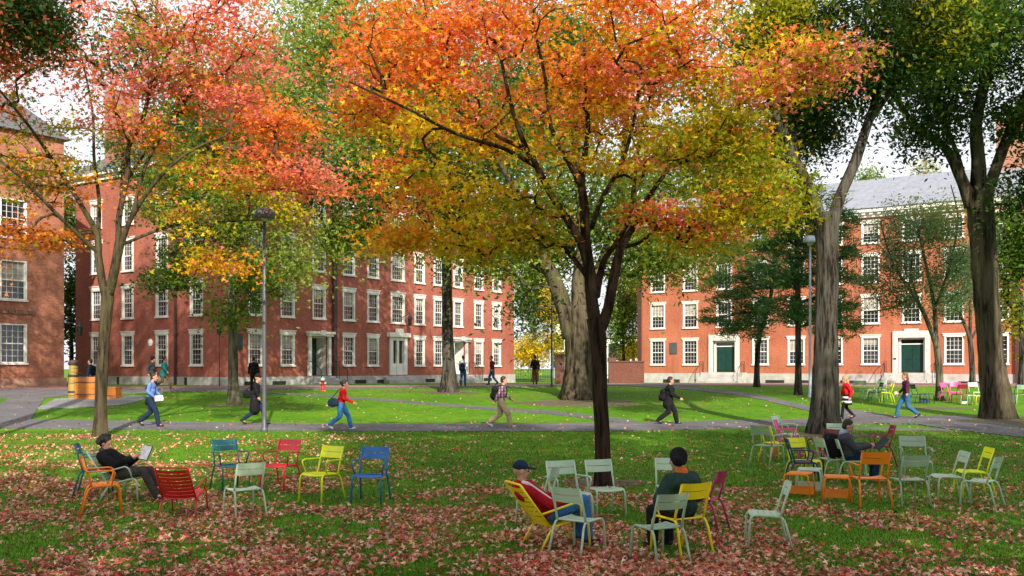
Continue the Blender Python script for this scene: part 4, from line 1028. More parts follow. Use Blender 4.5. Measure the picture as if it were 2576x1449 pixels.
# man with black beanie (from behind)
p = at(1712, 1390)
J = seatJ((-.02, .54), (-.02, .98), (.05, 1.19), (.42, .50), (.40, .10), (.54, .05), [(.22, -.20, .60), (.22, .20, .60)], [(.02, -.33, .72), (.02, .33, .72)], face=(1, .55, -.15))
po, _ = figure(p, R(121), 'man in a black beanie and big dark green jacket seen from behind', J, dict(top=M['c_darkgreen'], legs=M['c_black'], shoes=M['c_shoe'], fat=1.42, leg=1.15, collar=M['c_orange']), 'beanie', M['c_black'], vox=.011)
# newspaper reader at the right
p = at(2142, 1213)
J = seatJ((-.02, .52), (-.14, .92), (-.06, 1.11), (.46, .50), (.42, .10), (.57, .05), [(.34, -.10, .74), (.34, .12, .74)], [(.05, -.26, .70), (.05, .26, .70)], face=(1, -.2, -.45), hup=(.3, 0, 1))
po, _ = figure(p, R(-10), 'bearded man in a grey jacket sitting with a newspaper', J, dict(top=M['c_greyjk'], legs=M['c_darknavy'], shoes=M['c_tan'], fat=1.22, collar=M['c_lightblue']), 'short', vox=.011)
mb = MB(); mb.box((-.006, -.25, 0), (.006, .0, .30), Matrix.Rotation(R(18), 4, 'Z')); mb.box((-.006, .0, 0), (.006, .25, .30), Matrix.Rotation(R(-18), 4, 'Z'))
held('newspaper', 'dark folded newspaper held by the seated man in grey', 'newspaper', po, Vector((.42, 0, .70)), Matrix.Rotation(R(40), 4, 'Y'), mb, M['c_greyjk'])
p = at(2092, 1208); o = empty('backpack', p, R(8), 'large black backpack standing on a sage chair behind the seated man', 'backpack')
Blob().ell((.02, 0, .70), (.17, .21, .26)).ell((.06, 0, .60), (.19, .22, .17)).cap((0, -.1, .83), (0, .1, .83), .12, .12).build('bag', M['c_black'], o, .014, 3)
Blob().ell((.19, 0, .60), (.07, .15, .12)).build('pocket', M['c_black'], o, .012, 2); MB().tube(fillet([(-.12, -.08, .85), (-.10, -.09, .98), (-.10, .09, .98), (-.12, .08, .85)], .05), .014, 6).build('handle', M['c_greyjk'], o)
# ---------------------------------------------------------------- trees
def maple_outline():
    pts = []                                   # five lobes
    for k, (a, r) in enumerate([(-90, .12), (-55, .52), (-30, .30), (5, .86), (32, .36), (90, 1.0)]):
        pts.append((r * math.cos(R(a)), r * math.sin(R(a))))
    right = pts[1:-1]; out = [pts[0]] + right + [pts[-1]] + [(-x, y) for x, y in reversed(right)]
    return np.array(out)                        # 10 points
MAPLE = maple_outline()
OVAL = np.array([(0, -.9), (.42, -.1), (0, .95), (-.42, -.1)])
NEED = np.array([(-.10, -1), (.10, -1), (.10, 1), (-.10, 1)])
def norm(a): return a / np.maximum(np.linalg.norm(a, axis=1, keepdims=True), 1e-9)
def leaf_cloud(name, C, S, cols, tmpl, mat, parent, upb=.8, rng=RNG, bend=.25, droop=0.0, vertical=False, aim=None):
    n = len(C); k = len(tmpl)
    nrm = rng.normal(size=(n, 3)); nrm[:, 2] += upb * 1.6; nrm = norm(nrm)
    t = rng.normal(size=(n, 3)) if aim is None else aim + rng.normal(size=(n, 3)) * .45
    t[:, 2] -= droop; t = norm(t - nrm * np.sum(t * nrm, 1, keepdims=True)); b_ = np.cross(nrm, t)
    x = tmpl[:, 0]; y = tmpl[:, 1]; z = -bend * (x * x + y * y * .6)
    bs = (rng.random(n) * 2 - .4)[:, None, None]
    V_ = C[:, None, :] + S[:, None, None] * (b_[:, None, :] * x[None, :, None] + t[:, None, :] * y[None, :, None] + nrm[:, None, :] * z[None, :, None] * bs)
    me = bpy.data.meshes.new(name); me.vertices.add(n * k); me.vertices.foreach_set('co', V_.astype(np.float32).ravel())
    me.loops.add(n * k); me.loops.foreach_set('vertex_index', np.arange(n * k, dtype=np.int32))
    me.polygons.add(n); me.polygons.foreach_set('loop_start', np.arange(0, n * k, k, dtype=np.int32))
    try: me.polygons.foreach_set('loop_total', np.full(n, k, np.int32))
    except Exception: pass
    at_ = me.attributes.new('Col', 'FLOAT_COLOR', 'FACE')
    at_.data.foreach_set('color', np.concatenate([cols, np.ones((n, 1))], 1).astype(np.float32).ravel())
    me.update(calc_edges=True)
    return link(name, me, mat, parent)
class Skel:
    def __init__(s): s.p = []; s.par = []; s.r = []; s.w = []; s.fixed = []
    def add(s, p, par, r=None): s.p.append(Vector(p)); s.par.append(par); s.r.append(r or 0.0); s.fixed.append(r is not None); return len(s.p) - 1
def spline(pts, rad, step):
    """Catmull-Rom through pts with radii"""
    P = [Vector(p) for p in pts]; out = []
    for i in range(len(P) - 1):
        p0 = P[max(i - 1, 0)]; p1 = P[i]; p2 = P[i + 1]; p3 = P[min(i + 2, len(P) - 1)]
        m_ = max(1, int((p2 - p1).length / step))
        for k in range(m_):
            t = k / m_; q = .5 * ((2 * p1) + (p2 - p0) * t + (2 * p0 - 5 * p1 + 4 * p2 - p3) * t * t + (3 * p1 - p0 - 3 * p2 + p3) * t ** 3)
            out.append((q, rad[i] * (1 - t) + rad[i + 1] * t))
    out.append((P[-1], rad[-1])); return out
def tree(name, label, Y, base, limbs, vols, ncl, nleaf, anchors, leaf_s, tmpl='maple', barkm='bark_maple', group=None, seed=1, cr=.45, flat=.5, gap=.0, gapf=.35,
         flare=.6, upb=.8, twig=.012, cat='tree', droop=0, colnoise=.12, trunk_n=20, lat_bias=0.25, coljit=.18, wander=.10, branchm=None, leafmat_='leaf', base_h=None, rs=.87):
    """limbs: [ [(px,py,dY,r_px), ...], ...] measured at depth Y; each limb starts on an earlier one.
       vols: [(px,py,rx,ry,depth_m,weight,dY)]"""
    rng = np.random.default_rng(seed); rr = random.Random(seed)
    sp = Y / F; g = gz(Y); loc = Vector(((base[0] - CX) * sp, Y, g))
    o = empty(name, loc, 0, label, cat, group)
    W3 = lambda px, py, dY: pix(px, py, Y) + Vector((0, dY, 0)) - loc
    tb = MB(); br = MB(); sk = Skel()
    for li, limb in enumerate(limbs):
        pts = [W3(a, b_, c_) for a, b_, c_, r_ in limb]; rad = [r_ * sp * rs for *_, r_ in limb]
        if li == 0: pts[0].z = -.15
        sm = spline(pts, rad, .22 if rad[0] < .3 else .3)
        # start node: nearest existing
        par = -1
        if sk.p: par = min(range(len(sk.p)), key=lambda i: (sk.p[i] - sm[0][0]).length)
        for q, r_ in sm:
            q = q + Vector((noise.noise(q * .9), noise.noise(q * .9 + Vector((7, 0, 0))), 0)) * (.12 * min(1, r_ / .1) if li else .03)
            par = sk.add(q, par, r_)
        big = li == 0; nn = trunk_n if rad[0] > .1 else 10; ph = rr.uniform(0, 6)
        fl = (lambda k, a, p: 1 + (flare * math.exp(-max(p.z, 0) / (2.2 * rad[0])) * (1 + .38 * math.sin(a * 5 + ph) + .2 * math.sin(a * 3 + 1)) if p.z < 3 else 0) + .035 * math.sin(a * 7 + p.z * .6 + ph)) if big else None
        P_ = [q for q, _ in sm]; Rr = [r_ for _, r_ in sm]
        tb.tube(P_, Rr, nn, True, .16 if Rr[0] > .25 else .08, fl)
    nfix = len(sk.p); fixp = np.array([list(q) for q in sk.p]); 
    # clusters
    wts = np.array([v[5] for v in vols], float); wts /= wts.sum(); cl = []
    tries = 0
    while len(cl) < ncl and tries < ncl * 30:
        tries += 1
        v = vols[int(rng.choice(len(vols), p=wts))]
        d = rng.normal(size=3); d /= np.linalg.norm(d); r_ = rng.random() ** (1 / 2.4)
        c_ = W3(v[0] + d[0] * r_ * v[2], v[1] + d[2] * r_ * v[3], (v[6] if len(v) > 6 else 0) + d[1] * r_ * v[4])
        if gap > 0 and noise.noise((c_ + Vector((seed * 5, 0, 0))) * gapf) < gap - .5: continue
        if (c_ + loc).z < gz(Y) + .6: continue
        cl.append(c_)
    h0 = min(q.z for q in cl)
    start = max(range(nfix), key=lambda i: -abs(sk.p[i].z - max(h0 - .6, 0)) - sk.p[i].xy.length * .2)
    cand = fixp[:, 2] > max(.8, h0 * .45)
    fx = fixp[cand] if cand.any() else fixp
    cl.sort(key=lambda c_: float(np.min(np.linalg.norm(fx - np.array(c_), axis=1))))
    pos = [list(q) for q in sk.p]; ok = [bool(z) for z in cand]; arr = np.array(pos); okA = np.array(ok); 
    cap_ = np.zeros((nfix + ncl * 14, 3)); cap_[:nfix] = arr; okc = np.zeros(len(cap_), bool); okc[:nfix] = okA; cnt = nfix; tips = []
    for c_ in cl:
        cv = np.array(c_); d = cap_[:cnt] - cv; dist = np.linalg.norm(d, axis=1)
        cost = dist + np.maximum(d[:, 2], 0) * 1.3 + np.where(okc[:cnt], 0, 50); 
        i = int(np.argmin(cost)); n0 = sk.p[i]; L = (c_ - n0).length
        pd = (n0 - sk.p[sk.par[i]]).normalized() if sk.par[i] >= 0 else Vector((0, 0, 1))
        ctrl = n0 + (pd * .45 + (c_ - n0).normalized() * .35 + Vector((0, 0, .12))).normalized() * L * .45
        m_ = max(2, min(12, int(L / .35))); par = i; path = [n0]
        for k in range(1, m_ + 1):
            t = k / m_; q = n0 * (1 - t) ** 2 + ctrl * 2 * t * (1 - t) + c_ * t * t
            if k < m_: q = q + Vector((rr.uniform(-1, 1), rr.uniform(-1, 1), rr.uniform(-1, 1))) * L * .03
            par = sk.add(q, par); cap_[cnt] = list(q); okc[cnt] = True; cnt += 1; path.append(q)
        tips.append(par); sk.chains = getattr(sk, 'chains', []); sk.chains.append((i, list(range(len(sk.p) - m_, len(sk.p)))))
    w = np.zeros(len(sk.p))
    for t in tips: w[t] += 1
    for i in range(len(sk.p) - 1, nfix - 1, -1):
        if sk.par[i] >= 0: w[sk.par[i]] += w[i]
    for i0, idx in getattr(sk, 'chains', []):
        rad = [twig * (max(w[j], 1)) ** .48 for j in idx]; pts = [sk.p[j] for j in idx]
        r0 = min(rad[0] * 1.25, max(sk.r[i0], twig * max(w[i0], 1) ** .48) if i0 < nfix else 9)
        tb.tube([sk.p[i0]] + pts, [r0] + rad, 7 if rad[0] > .04 else 5, False)
    tb.build('trunk', M[barkm], o, True); 
    # leaves
    per = max(1, int(nleaf / max(1, len(cl)))); C = []; colr = []
    A = np.array([(a[0], a[1]) for a in anchors], float); AC = np.array([a[2] for a in anchors], float)
    cc = np.array([list(q) for q in cl]); world = cc + np.array(loc)
    px = CX + world[:, 0] / sp; py = HY - (world[:, 2] - ZC) / sp
    px = px + rng.normal(size=len(cc)) * colnoise * 250; py = py + rng.normal(size=len(cc)) * colnoise * 250
    dd = (px[:, None] - A[None, :, 0]) ** 2 + (py[:, None] - A[None, :, 1]) ** 2
    ci = AC[np.argmin(dd, 1)]
    num = rng.poisson(per, len(cc)); idx = np.repeat(np.arange(len(cc)), num)
    off = rng.normal(size=(len(idx), 3)) * np.array([1, 1, flat]) * cr * (0.7 + .6 * rng.random(len(cc)))[idx][:, None]
    Cc = cc[idx] + off; Cc[:, 2] -= (off[:, 0] ** 2 + off[:, 1] ** 2) * .25
    col = ci[idx] * (1 + rng.normal(size=(len(idx), 1)) * coljit) * (1 + rng.normal(size=(len(idx), 3)) * .07)
    # neighbouring hues mixed in
    sw = rng.random(len(idx)) < .14; col[sw] = ci[rng.permutation(len(cc))][idx][sw]
    col = np.clip(col, .004, .95)
    T_ = {'maple': MAPLE, 'oval': OVAL, 'need': NEED}[tmpl]
    S = leaf_s * (.65 + .7 * rng.random(len(idx)))
    leaf_cloud('crown', Cc, S, col, T_, M[leafmat_], o, upb, rng, droop=droop)
    return o
RED = (.84, .085, .055); PINK = (.90, .25, .20); RO = (.90, .21, .05); OR = (.88, .27, .02); YO = (.80, .37, .015); YE = (.84, .60, .02); OY = (.64, .50, .015); OL = (.33, .33, .012); GY = (.30, .38, .02)
GR_ = (.11, .20, .018); DG = (.045, .095, .015); MG = (.18, .28, .028); LG = (.30, .38, .06); OB = (.62, .19, .02); DK = (.035, .078, .012); BG = (.06, .11, .03)
# left maple
CO = (.92, .22, .10)
a1 = [(480, 170, GY), (350, 80, OL), (120, 230, OL), (430, 300, GY), (530, 400, OL), (300, 420, OL), (730, 400, OR), (90, 470, GY), (580, 320, OR), (50, 250, CO), (100, 150, CO), (20, 330, OR), (250, 100, PINK), (400, 120, PINK), (500, 80, CO), (560, 60, CO), (450, 200, PINK), (380, 180, PINK), (560, 220, PINK), (650, 260, PINK), (700, 320, OR), (760, 440, PINK), (810, 470, CO), (650, 430, CO), (720, 380, CO),
      (600, 500, OY), (540, 560, OL), (450, 600, OY), (330, 600, OL), (60, 360, GY), (120, 400, OL), (30, 430, OL), (150, 500, OR), (60, 560, OB), (150, 600, OB), (20, 610, OB), (250, 430, YO), (350, 420, OL), (300, 250, PINK), (400, 440, OR), (570, 640, YO), (500, 480, YE), (230, 370, OY), (330, 330, CO), (200, 60, CO), (430, 360, OY), (620, 340, CO), (300, 520, OR), (270, 200, CO)]
tree('maple_tree', 'pink and red maple at the left with many slender forked limbs', 30, (252, 1098),
     [[(252, 1100, 0, 15), (255, 980, 0, 14), (262, 850, .0, 13.5), (270, 760, 0, 15), (272, 722, 0, 15)],
      [(266, 745, 0, 11), (256, 700, 0, 10), (247, 640, .0, 9.5), (245, 590, 0, 8), (215, 520, -.3, 6), (170, 440, -.5, 5), (110, 340, -.8, 3.5), (30, 230, -1.2, 2)],
      [(272, 740, 0, 10), (278, 680, .2, 9), (288, 600, .3, 8), (290, 540, .3, 7.5), (312, 430, .3, 6), (316, 370, .2, 6), (355, 300, .1, 5.5), (378, 215, 0, 5), (388, 120, 0, 4), (398, -40, 0, 2.5)],
      [(276, 745, 0, 9), (300, 690, -.3, 8), (318, 640, -.5, 7), (350, 570, -.8, 6), (420, 480, -1.1, 4.5), (510, 410, -1.4, 3.5), (610, 370, -1.6, 2)],
      [(246, 600, 0, 6), (222, 500, .8, 5), (195, 380, 1.2, 4), (180, 250, 1.5, 3), (150, 110, 1.6, 2)],
      [(290, 560, .3, 6), (274, 470, 1.0, 5.5), (270, 350, 1.2, 5), (238, 230, 1.5, 4), (215, 60, 1.6, 2.5)],
      [(318, 640, -.5, 5), (345, 520, -.2, 4.5), (362, 400, .3, 4), (420, 260, .8, 3), (450, 120, 1.0, 2)],
      [(250, 640, 0, 5), (190, 560, -1.0, 4.5), (120, 470, -1.8, 3.5), (40, 400, -2.2, 2)],
      [(330, 620, -.6, 4), (420, 560, .6, 3.2), (540, 540, 1.4, 2.2), (640, 530, 1.8, 1.5)],
      [(376, 225, 0, 3.5), (430, 160, -.5, 2.8), (500, 60, -.8, 2)],
      [(308, 450, .3, 4.5), (330, 330, 1.5, 3.5), (330, 200, 1.9, 2.8), (300, 40, 2, 2)]],
     [(90, 190, 150, 160, 2.6, 1.6), (250, 30, 190, 120, 2.5, .7), (450, 110, 160, 170, 2.6, 2.4), (600, 70, 110, 130, 2.2, .9), (580, 240, 150, 110, 2.6, 1.9), (700, 330, 100, 90, 2.2, 1.0), (740, 455, 105, 55, 2.0, 1.1), (590, 430, 140, 60, 2.4, .6),
      (90, 400, 130, 90, 2.4, .9), (80, 590, 115, 35, 1.5, .55), (130, 520, 90, 50, 1.6, .35), (350, 320, 130, 110, 2.2, .8), (300, 470, 120, 60, 1.8, .3), (560, 650, 75, 40, 1.2, .4), (840, 590, 40, 25, .8, .15), (480, 560, 110, 50, 1.5, .15)],
     740, 27000, a1, .094, seed=3, cr=.42, flat=.24, gap=.52, gapf=.8, flare=.35, twig=.0095, colnoise=.16, rs=1.0)
a2 = [(1620, 480, PINK), (1680, 545, RED), (1640, 530, RED), (1700, 490, PINK), (1600, 520, RO), (1700, 260, OL), (1820, 330, OL), (1500, 330, OL), (1150, 470, GY), (1320, 480, GY), (1000, 620, YO), (1750, 450, GY), (1820, 520, YE), (1900, 420, GY), (1300, 560, OL), (1100, 640, OY), (950, 520, OY), (1350, 350, OY), (1600, 120, OY), (1450, 180, YO), (1780, 180, OY), (2000, 330, OL), (850, 130, RO), (950, 180, RO), (870, 280, OR), (1000, 80, OR), (1100, 60, OR), (1200, 40, RO), (1180, 160, PINK), (1250, 230, PINK), (1350, 90, OR), (1450, 60, YO), (1600, 30, RO), (1750, 60, RO), (1700, 150, RO), (1600, 200, PINK), (1500, 250, OR), (1450, 350, YO), (1300, 300, YO),
      (1150, 300, YO), (1000, 330, YE), (960, 440, RO), (1050, 500, YE), (1150, 420, YE), (1200, 500, OY), (1030, 590, RO), (1200, 600, YE), (1300, 560, YE), (1650, 500, PINK), (1700, 520, RO), (1600, 560, OR), (1560, 500, OL), (1750, 560, OY), (1850, 480, OL), (1800, 400, OL), (1850, 300, OY),
      (1900, 200, PINK), (2050, 120, RO), (2120, 170, PINK), (1980, 230, RO), (1100, 350, OY), (1250, 460, OY), (1400, 290, YO), (1550, 330, OY), (1180, 250, YO), (1350, 160, YO), (1650, 280, OY), (1820, 230, OY), (1900, 120, OY), (2060, 250, OL), (1700, 420, OL), (900, 350, OY), (1000, 180, OR), (1500, 130, OR), (1080, 550, OY), (1950, 350, OL), (2000, 450, OL), (1900, 600, OY), (1750, 320, OY), (1550, 150, YO), (1900, 60, OY), (1000, 20, RO), (820, 60, RO), (1080, 160, RO), (930, 250, PINK), (1400, 180, OR), (1100, 620, YO), (980, 380, YE), (1380, 440, YO), (1650, 380, OY), (1500, 430, YE), (2050, 300, OY), (1250, 380, YE)]
tree('maple_tree', 'large orange and red maple in the centre with dark forked trunk', 19.2, (1514, 1212),
     [[(1516, 1216, 0, 20), (1516, 1120, 0, 18.5), (1510, 1000, 0, 18), (1508, 900, 0, 18), (1505, 850, 0, 21), (1498, 800, 0, 22)],
      [(1500, 830, 0, 17), (1490, 760, 0, 15), (1484, 690, 0, 15), (1473, 600, 0, 12), (1469, 508, .05, 11), (1464, 465, .1, 10), (1470, 400, .3, 8), (1484, 320, .5, 6.5), (1480, 200, .6, 5), (1475, 60, .6, 3.5)],
      [(1510, 830, 0, 15), (1530, 775, 0, 13), (1546, 690, .05, 12.5), (1562, 625, .1, 10.5), (1588, 580, .1, 8), (1630, 500, .3, 6.5), (1685, 420, .6, 5), (1745, 320, .9, 4)],
      [(1500, 745, .0, 10), (1512, 690, .3, 9), (1530, 640, .5, 8), (1560, 600, .6, 7), (1600, 520, .9, 6), (1620, 380, 1.2, 5), (1650, 220, 1.5, 3.5)],
      [(1464, 470, .1, 8), (1448, 440, .0, 7), (1420, 395, -.1, 6), (1385, 330, -.3, 5), (1370, 220, -.5, 4), (1340, 90, -.6, 3)],
      [(1482, 690, 0, 11), (1462, 615, -.1, 10), (1425, 555, -.2, 9.5), (1384, 495, -.3, 8.5), (1350, 430, -.4, 8), (1326, 395, -.5, 7), (1290, 300, -.6, 5), (1262, 180, -.7, 3.5)],
      [(1480, 700, 0, 7), (1440, 640, .3, 6.5), (1400, 600, .5, 5.5), (1340, 575, .8, 5), (1230, 570, 1.2, 4), (1100, 580, 1.6, 2.5)],
      [(1488, 575, .0, 6), (1505, 520, -.2, 6), (1525, 480, -.3, 5.5), (1557, 425, -.5, 5), (1585, 320, -.7, 4), (1600, 200, -.8, 3)],
      [(1565, 620, .1, 5.5), (1620, 600, .6, 4.6), (1690, 545, 1.2, 3.8), (1780, 535, 1.5, 3), (1880, 490, 1.7, 2), (1960, 475, 1.9, 1.5)],
      [(1345, 428, -.4, 6), (1270, 400, -.9, 5), (1160, 380, -1.4, 4), (1040, 330, -1.8, 3), (920, 280, -2.0, 2)],
      [(1320, 390, -.5, 5.5), (1240, 330, .2, 4.5), (1130, 240, .8, 3.5), (1020, 130, 1.2, 2.5)],
      [(1690, 415, .6, 4), (1780, 350, .9, 3.5), (1900, 260, 1.2, 2.6), (2030, 170, 1.4, 1.8)]],
     [(980, 130, 190, 150, 1.8, 1.7), (1200, 80, 220, 160, 2.2, 2.2), (1450, 60, 230, 140, 2.4, 2.0), (1700, 90, 200, 150, 2.2, 1.9), (1880, 180, 180, 110, 2.0, 1.4), (2060, 160, 95, 70, 1.5, .7), (900, 260, 110, 110, 1.6, 1.0), (1080, 330, 190, 130, 2.0, 1.7),
      (1300, 300, 180, 120, 2.1, 1.3), (1530, 230, 170, 110, 2.2, 1.3), (1080, 480, 170, 75, 1.6, 1.0), (1190, 600, 190, 65, 1.7, .95), (1010, 600, 80, 40, 1.0, .4), (1300, 520, 110, 60, 1.4, .4), (1640, 510, 95, 65, .9, .75), (1760, 400, 190, 130, 2.0, 1.6),
      (1840, 490, 130, 90, 1.8, 1.3), (1760, 580, 150, 60, 1.3, .6), (1880, 300, 100, 80, 1.7, .9), (1560, 400, 130, 80, 1.4, .5), (1400, 480, 120, 80, 1.4, .5), (1330, 600, 90, 40, 1.2, .3)],
     900, 43000, a2, .075, seed=11, cr=.32, flat=.24, gap=.45, gapf=.95, barkm='bark_dark', flare=.25, twig=.0068, colnoise=.20, rs=1.02)
# wide elm behind the maple
GA_ = [(1300, 300, MG), (1500, 200, GR_), (1650, 300, MG), (1350, 600, LG), (1500, 600, GR_), (1600, 620, MG), (1200, 450, GR_), (1400, 720, DG), (1700, 650, LG)]
tree('elm_tree', 'massive elm with a wide ridged flaring trunk behind the orange maple', 47, (1458, 1015),
     [[(1458, 1017, 0, 36), (1457, 980, 0, 33), (1456, 900, 0, 33), (1454, 820, 0, 37), (1450, 770, 0, 37)],
      [(1438, 850, 0, 27), (1418, 770, 0, 24), (1392, 700, 0, 21), (1358, 640, -.5, 17), (1320, 540, -1, 13), (1260, 430, -2, 10), (1180, 280, -3, 6)],
      [(1456, 800, 0, 25), (1458, 700, .5, 20), (1470, 560, .5, 16), (1450, 380, .5, 12), (1460, 150, 1, 8)],
      [(1470, 800, 0, 20), (1500, 700, 1, 16), (1560, 560, 1.5, 13), (1578, 440, 2, 12), (1590, 250, 2, 8), (1620, 60, 2, 5)],
      [(1400, 700, 0, 13), (1350, 660, 1.5, 10), (1300, 620, 2.5, 7), (1230, 590, 4, 4)]],
     [(1300, 300, 330, 300, 6, 3), (1600, 250, 300, 280, 6, 3), (1450, 60, 400, 200, 6, 2), (1230, 620, 130, 60, 3, .6), (1330, 740, 40, 60, 2, .25, 1), (1640, 600, 90, 110, 3, .8), (1255, 720, 50, 90, 1.5, .35), (1490, 560, 160, 150, 3, 1.6, 3), (1740, 600, 120, 70, 3, .7)],
     640, 52000, GA_, .13, 'oval', 'bark_elm', rs=.88, seed=21, cr=.75, flat=.6, gap=.42, gapf=.35, flare=.75, twig=.02, droop=.5)
# tall grey trunk left of the centre
GB_ = [(700, 100, LG), (900, 100, LG), (1000, 300, GR_), (900, 450, MG), (800, 300, LG), (1150, 400, GR_), (720, 480, DG), (1100, 200, MG), (850, 560, LG), (620, 300, MG), (1250, 500, GR_)]
tree('elm_tree', 'tall elm with a straight smooth grey trunk in front of the long hall', 51, (1128, 987),
     [[(1128, 989, 0, 20), (1128, 930, 0, 17.5), (1125, 800, 0, 15.5), (1124, 680, 0, 14.5), (1120, 560, 0, 14)],
      [(1122, 600, 0, 11), (1090, 480, 0, 10), (1010, 330, 0, 8), (930, 160, 0, 6), (880, -20, 0, 4)],
      [(1121, 570, 0, 11), (1150, 430, .5, 9), (1180, 250, .5, 7), (1190, 50, .5, 5)],
      [(1100, 520, 0, 8), (980, 440, -1.5, 6), (840, 380, -2, 5), (700, 300, -2, 3)]],
     [(620, 380, 150, 130, 4, 1.5), (760, 150, 210, 200, 5, 2.6), (980, 120, 230, 200, 5, 2.6), (900, 400, 220, 130, 5, 2.0), (1150, 420, 150, 170, 4, 1.3), (720, 440, 120, 110, 3, .8), (1020, 560, 170, 60, 3, .8), (880, 590, 90, 35, 2, .5), (1255, 600, 40, 90, 1.5, .3)],
     620, 50000, GB_, .14, 'oval', 'bark_shade', seed=31, cr=.8, flat=.6, gap=.36, gapf=.33, flare=.55, twig=.02, droop=.6)
# small yellow-green tree with the mottled trunk
GC_ = [(450, 600, GR_), (560, 560, LG), (650, 620, MG), (700, 700, LG), (480, 700, GR_), (600, 720, GR_), (400, 690, DG), (720, 520, OY), (640, 480, MG), (560, 660, OL), (520, 520, MG), (480, 450, MG), (430, 300, GR_), (500, 200, (.20, .26, .09)), (600, 250, MG), (320, 380, GR_), (750, 620, LG)]
tree('ash_tree', 'slender tree with a mottled trunk and yellow-green crown before the long hall', 43.7, (588, 1018),
     [[(588, 1020, 0, 15.5), (587, 960, 0, 14), (586, 850, 0, 13), (584, 740, 0, 11.5), (586, 640, 0, 9)],
      [(586, 650, 0, 7), (560, 500, 1, 6), (520, 330, 2, 4.5), (500, 180, 2.5, 2.5)],
      [(586, 660, 0, 8), (610, 560, 0, 6), (640, 430, 0, 4)], [(585, 720, 0, 7), (540, 640, -.5, 5), (480, 560, -1, 4)], [(586, 740, 0, 6), (640, 660, 0, 5), (700, 600, 0, 3)], [(585, 690, 0, 6), (520, 680, .5, 4), (430, 670, 1, 3)]],
     [(450, 300, 150, 150, 2.5, 1.8, 2), (620, 260, 110, 150, 2.5, 1.3, 2), (310, 380, 90, 90, 2, .6, 2), (500, 450, 130, 80, 3, 1.2), (470, 570, 130, 100, 3, 1.7), (610, 520, 130, 110, 3, 1.9), (700, 650, 85, 85, 2.2, 1.1), (590, 720, 90, 60, 2, .8), (420, 685, 70, 45, 1.5, .7), (600, 790, 50, 40, 1.2, .25), (700, 560, 100, 70, 2, .8)],
     480, 34000, GC_, .115, 'maple', 'bark_grey', seed=41, cr=.5, flat=.5, gap=.34, gapf=.5, flare=.5, twig=.012)
# thick dark tree right
GD_ = [(1950, 50, OL), (2050, 80, DG), (2200, 100, DK), (2100, 250, DG), (2300, 100, OL), (2350, 200, DK), (2250, 230, DG), (2400, 60, GR_), (1850, 150, OL), (1950, 300, OL), (2000, 400, OL), (2150, 330, DG), (2060, 160, DK)]
tree('locust_tree', 'thick dark trunk forking in two with deep green hanging leaves at the right', 31, (2074, 1095),
     [[(2072, 1098, 0, 43), (2074, 1040, 0, 38), (2077, 900, 0, 35), (2080, 760, 0, 33), (2082, 640, 0, 32), (2080, 560, 0, 37), (2079, 535, 0, 37)],
      [(2068, 570, 0, 22), (2045, 500, 0, 19), (2018, 440, 0, 18), (1990, 380, 0, 15), (1930, 270, -.5, 11), (1850, 120, -1, 7)],
      [(2092, 565, 0, 21), (2115, 490, 0, 17), (2150, 410, 0, 16), (2180, 320, 0, 14), (2215, 230, .3, 12), (2240, 100, .5, 9), (2250, -60, .5, 7)],
      [(2185, 310, 0, 9), (2250, 200, -1, 7), (2340, 90, -2, 5)], [(2010, 430, 0, 9), (2020, 330, 1, 8), (2040, 180, 1.5, 6), (2050, 20, 2, 4)]],
     [(2150, 60, 280, 140, 4, 3.4), (2200, 140, 190, 100, 3, 2.2), (1950, 110, 150, 120, 3, 1.4), (2050, 190, 110, 90, 2.5, 1.2), (1860, 380, 90, 100, 2.5, .9, 2.5), (1900, 500, 120, 60, 2, .8), (2380, 60, 150, 110, 3, 1.6), (2120, 250, 100, 60, 1.5, .7, 3.5), (1980, 320, 90, 70, 1.5, .6, 3.5)],
     480, 50000, GD_, .10, 'oval', 'bark_shade', rs=.82, seed=51, cr=.5, flat=.8, gap=.30, gapf=.45, flare=.30, twig=.012, droop=1.2)
# far right elm
GE_ = [(2300, 100, DK), (2450, 150, DG), (2550, 250, DG), (2280, 300, DG), (2350, 380, DK), (2500, 500, DK), (2560, 450, DG), (2400, 60, DG), (2250, 330, GR_), (2480, 300, GR_)]
tree('elm_tree', 'big elm with ridged pale-edged trunk at the right edge', 37, (2508, 1062),
     [[(2510, 1064, 0, 42), (2505, 1010, 0, 38), (2494, 900, 0, 36), (2482, 760, 0, 37), (2474, 620, 0, 38), (2466, 520, 0, 40), (2460, 475, 0, 40)],
      [(2445, 520, 0, 22), (2415, 440, 0, 17), (2375, 370, 0, 13), (2320, 330, 0, 11), (2270, 290, -.3, 9), (2200, 200, -1, 6)],
      [(2462, 500, 0, 28), (2460, 400, 0, 21), (2455, 310, 0, 18), (2480, 230, .3, 17), (2500, 130, .3, 13), (2520, -20, .3, 9)],
      [(2480, 500, 0, 20), (2510, 410, 0, 17), (2545, 320, 0, 16), (2590, 220, 0, 14), (2650, 60, 0, 10)],
      [(2430, 470, 0, 9), (2440, 380, 1, 8), (2420, 280, 1.5, 6), (2380, 140, 2, 4)]],
     [(2350, 110, 190, 120, 4, 2.4), (2530, 90, 160, 130, 4, 2.2), (2300, 270, 70, 70, 2, .5), (2430, 240, 110, 70, 2.5, .8), (2350, 350, 60, 30, 1.5, .14), (2500, 520, 70, 55, 1.5, .55, -1.5), (2560, 480, 70, 60, 2, .5, -1.5), (2560, 300, 60, 50, 2, .3), (2700, 300, 120, 250, 4, 1.5)],
     330, 30000, GE_, .105, 'oval', 'bark_elm', rs=.80, seed=61, cr=.5, flat=.7, gap=.36, gapf=.5, flare=.38, twig=.012, droop=.8)
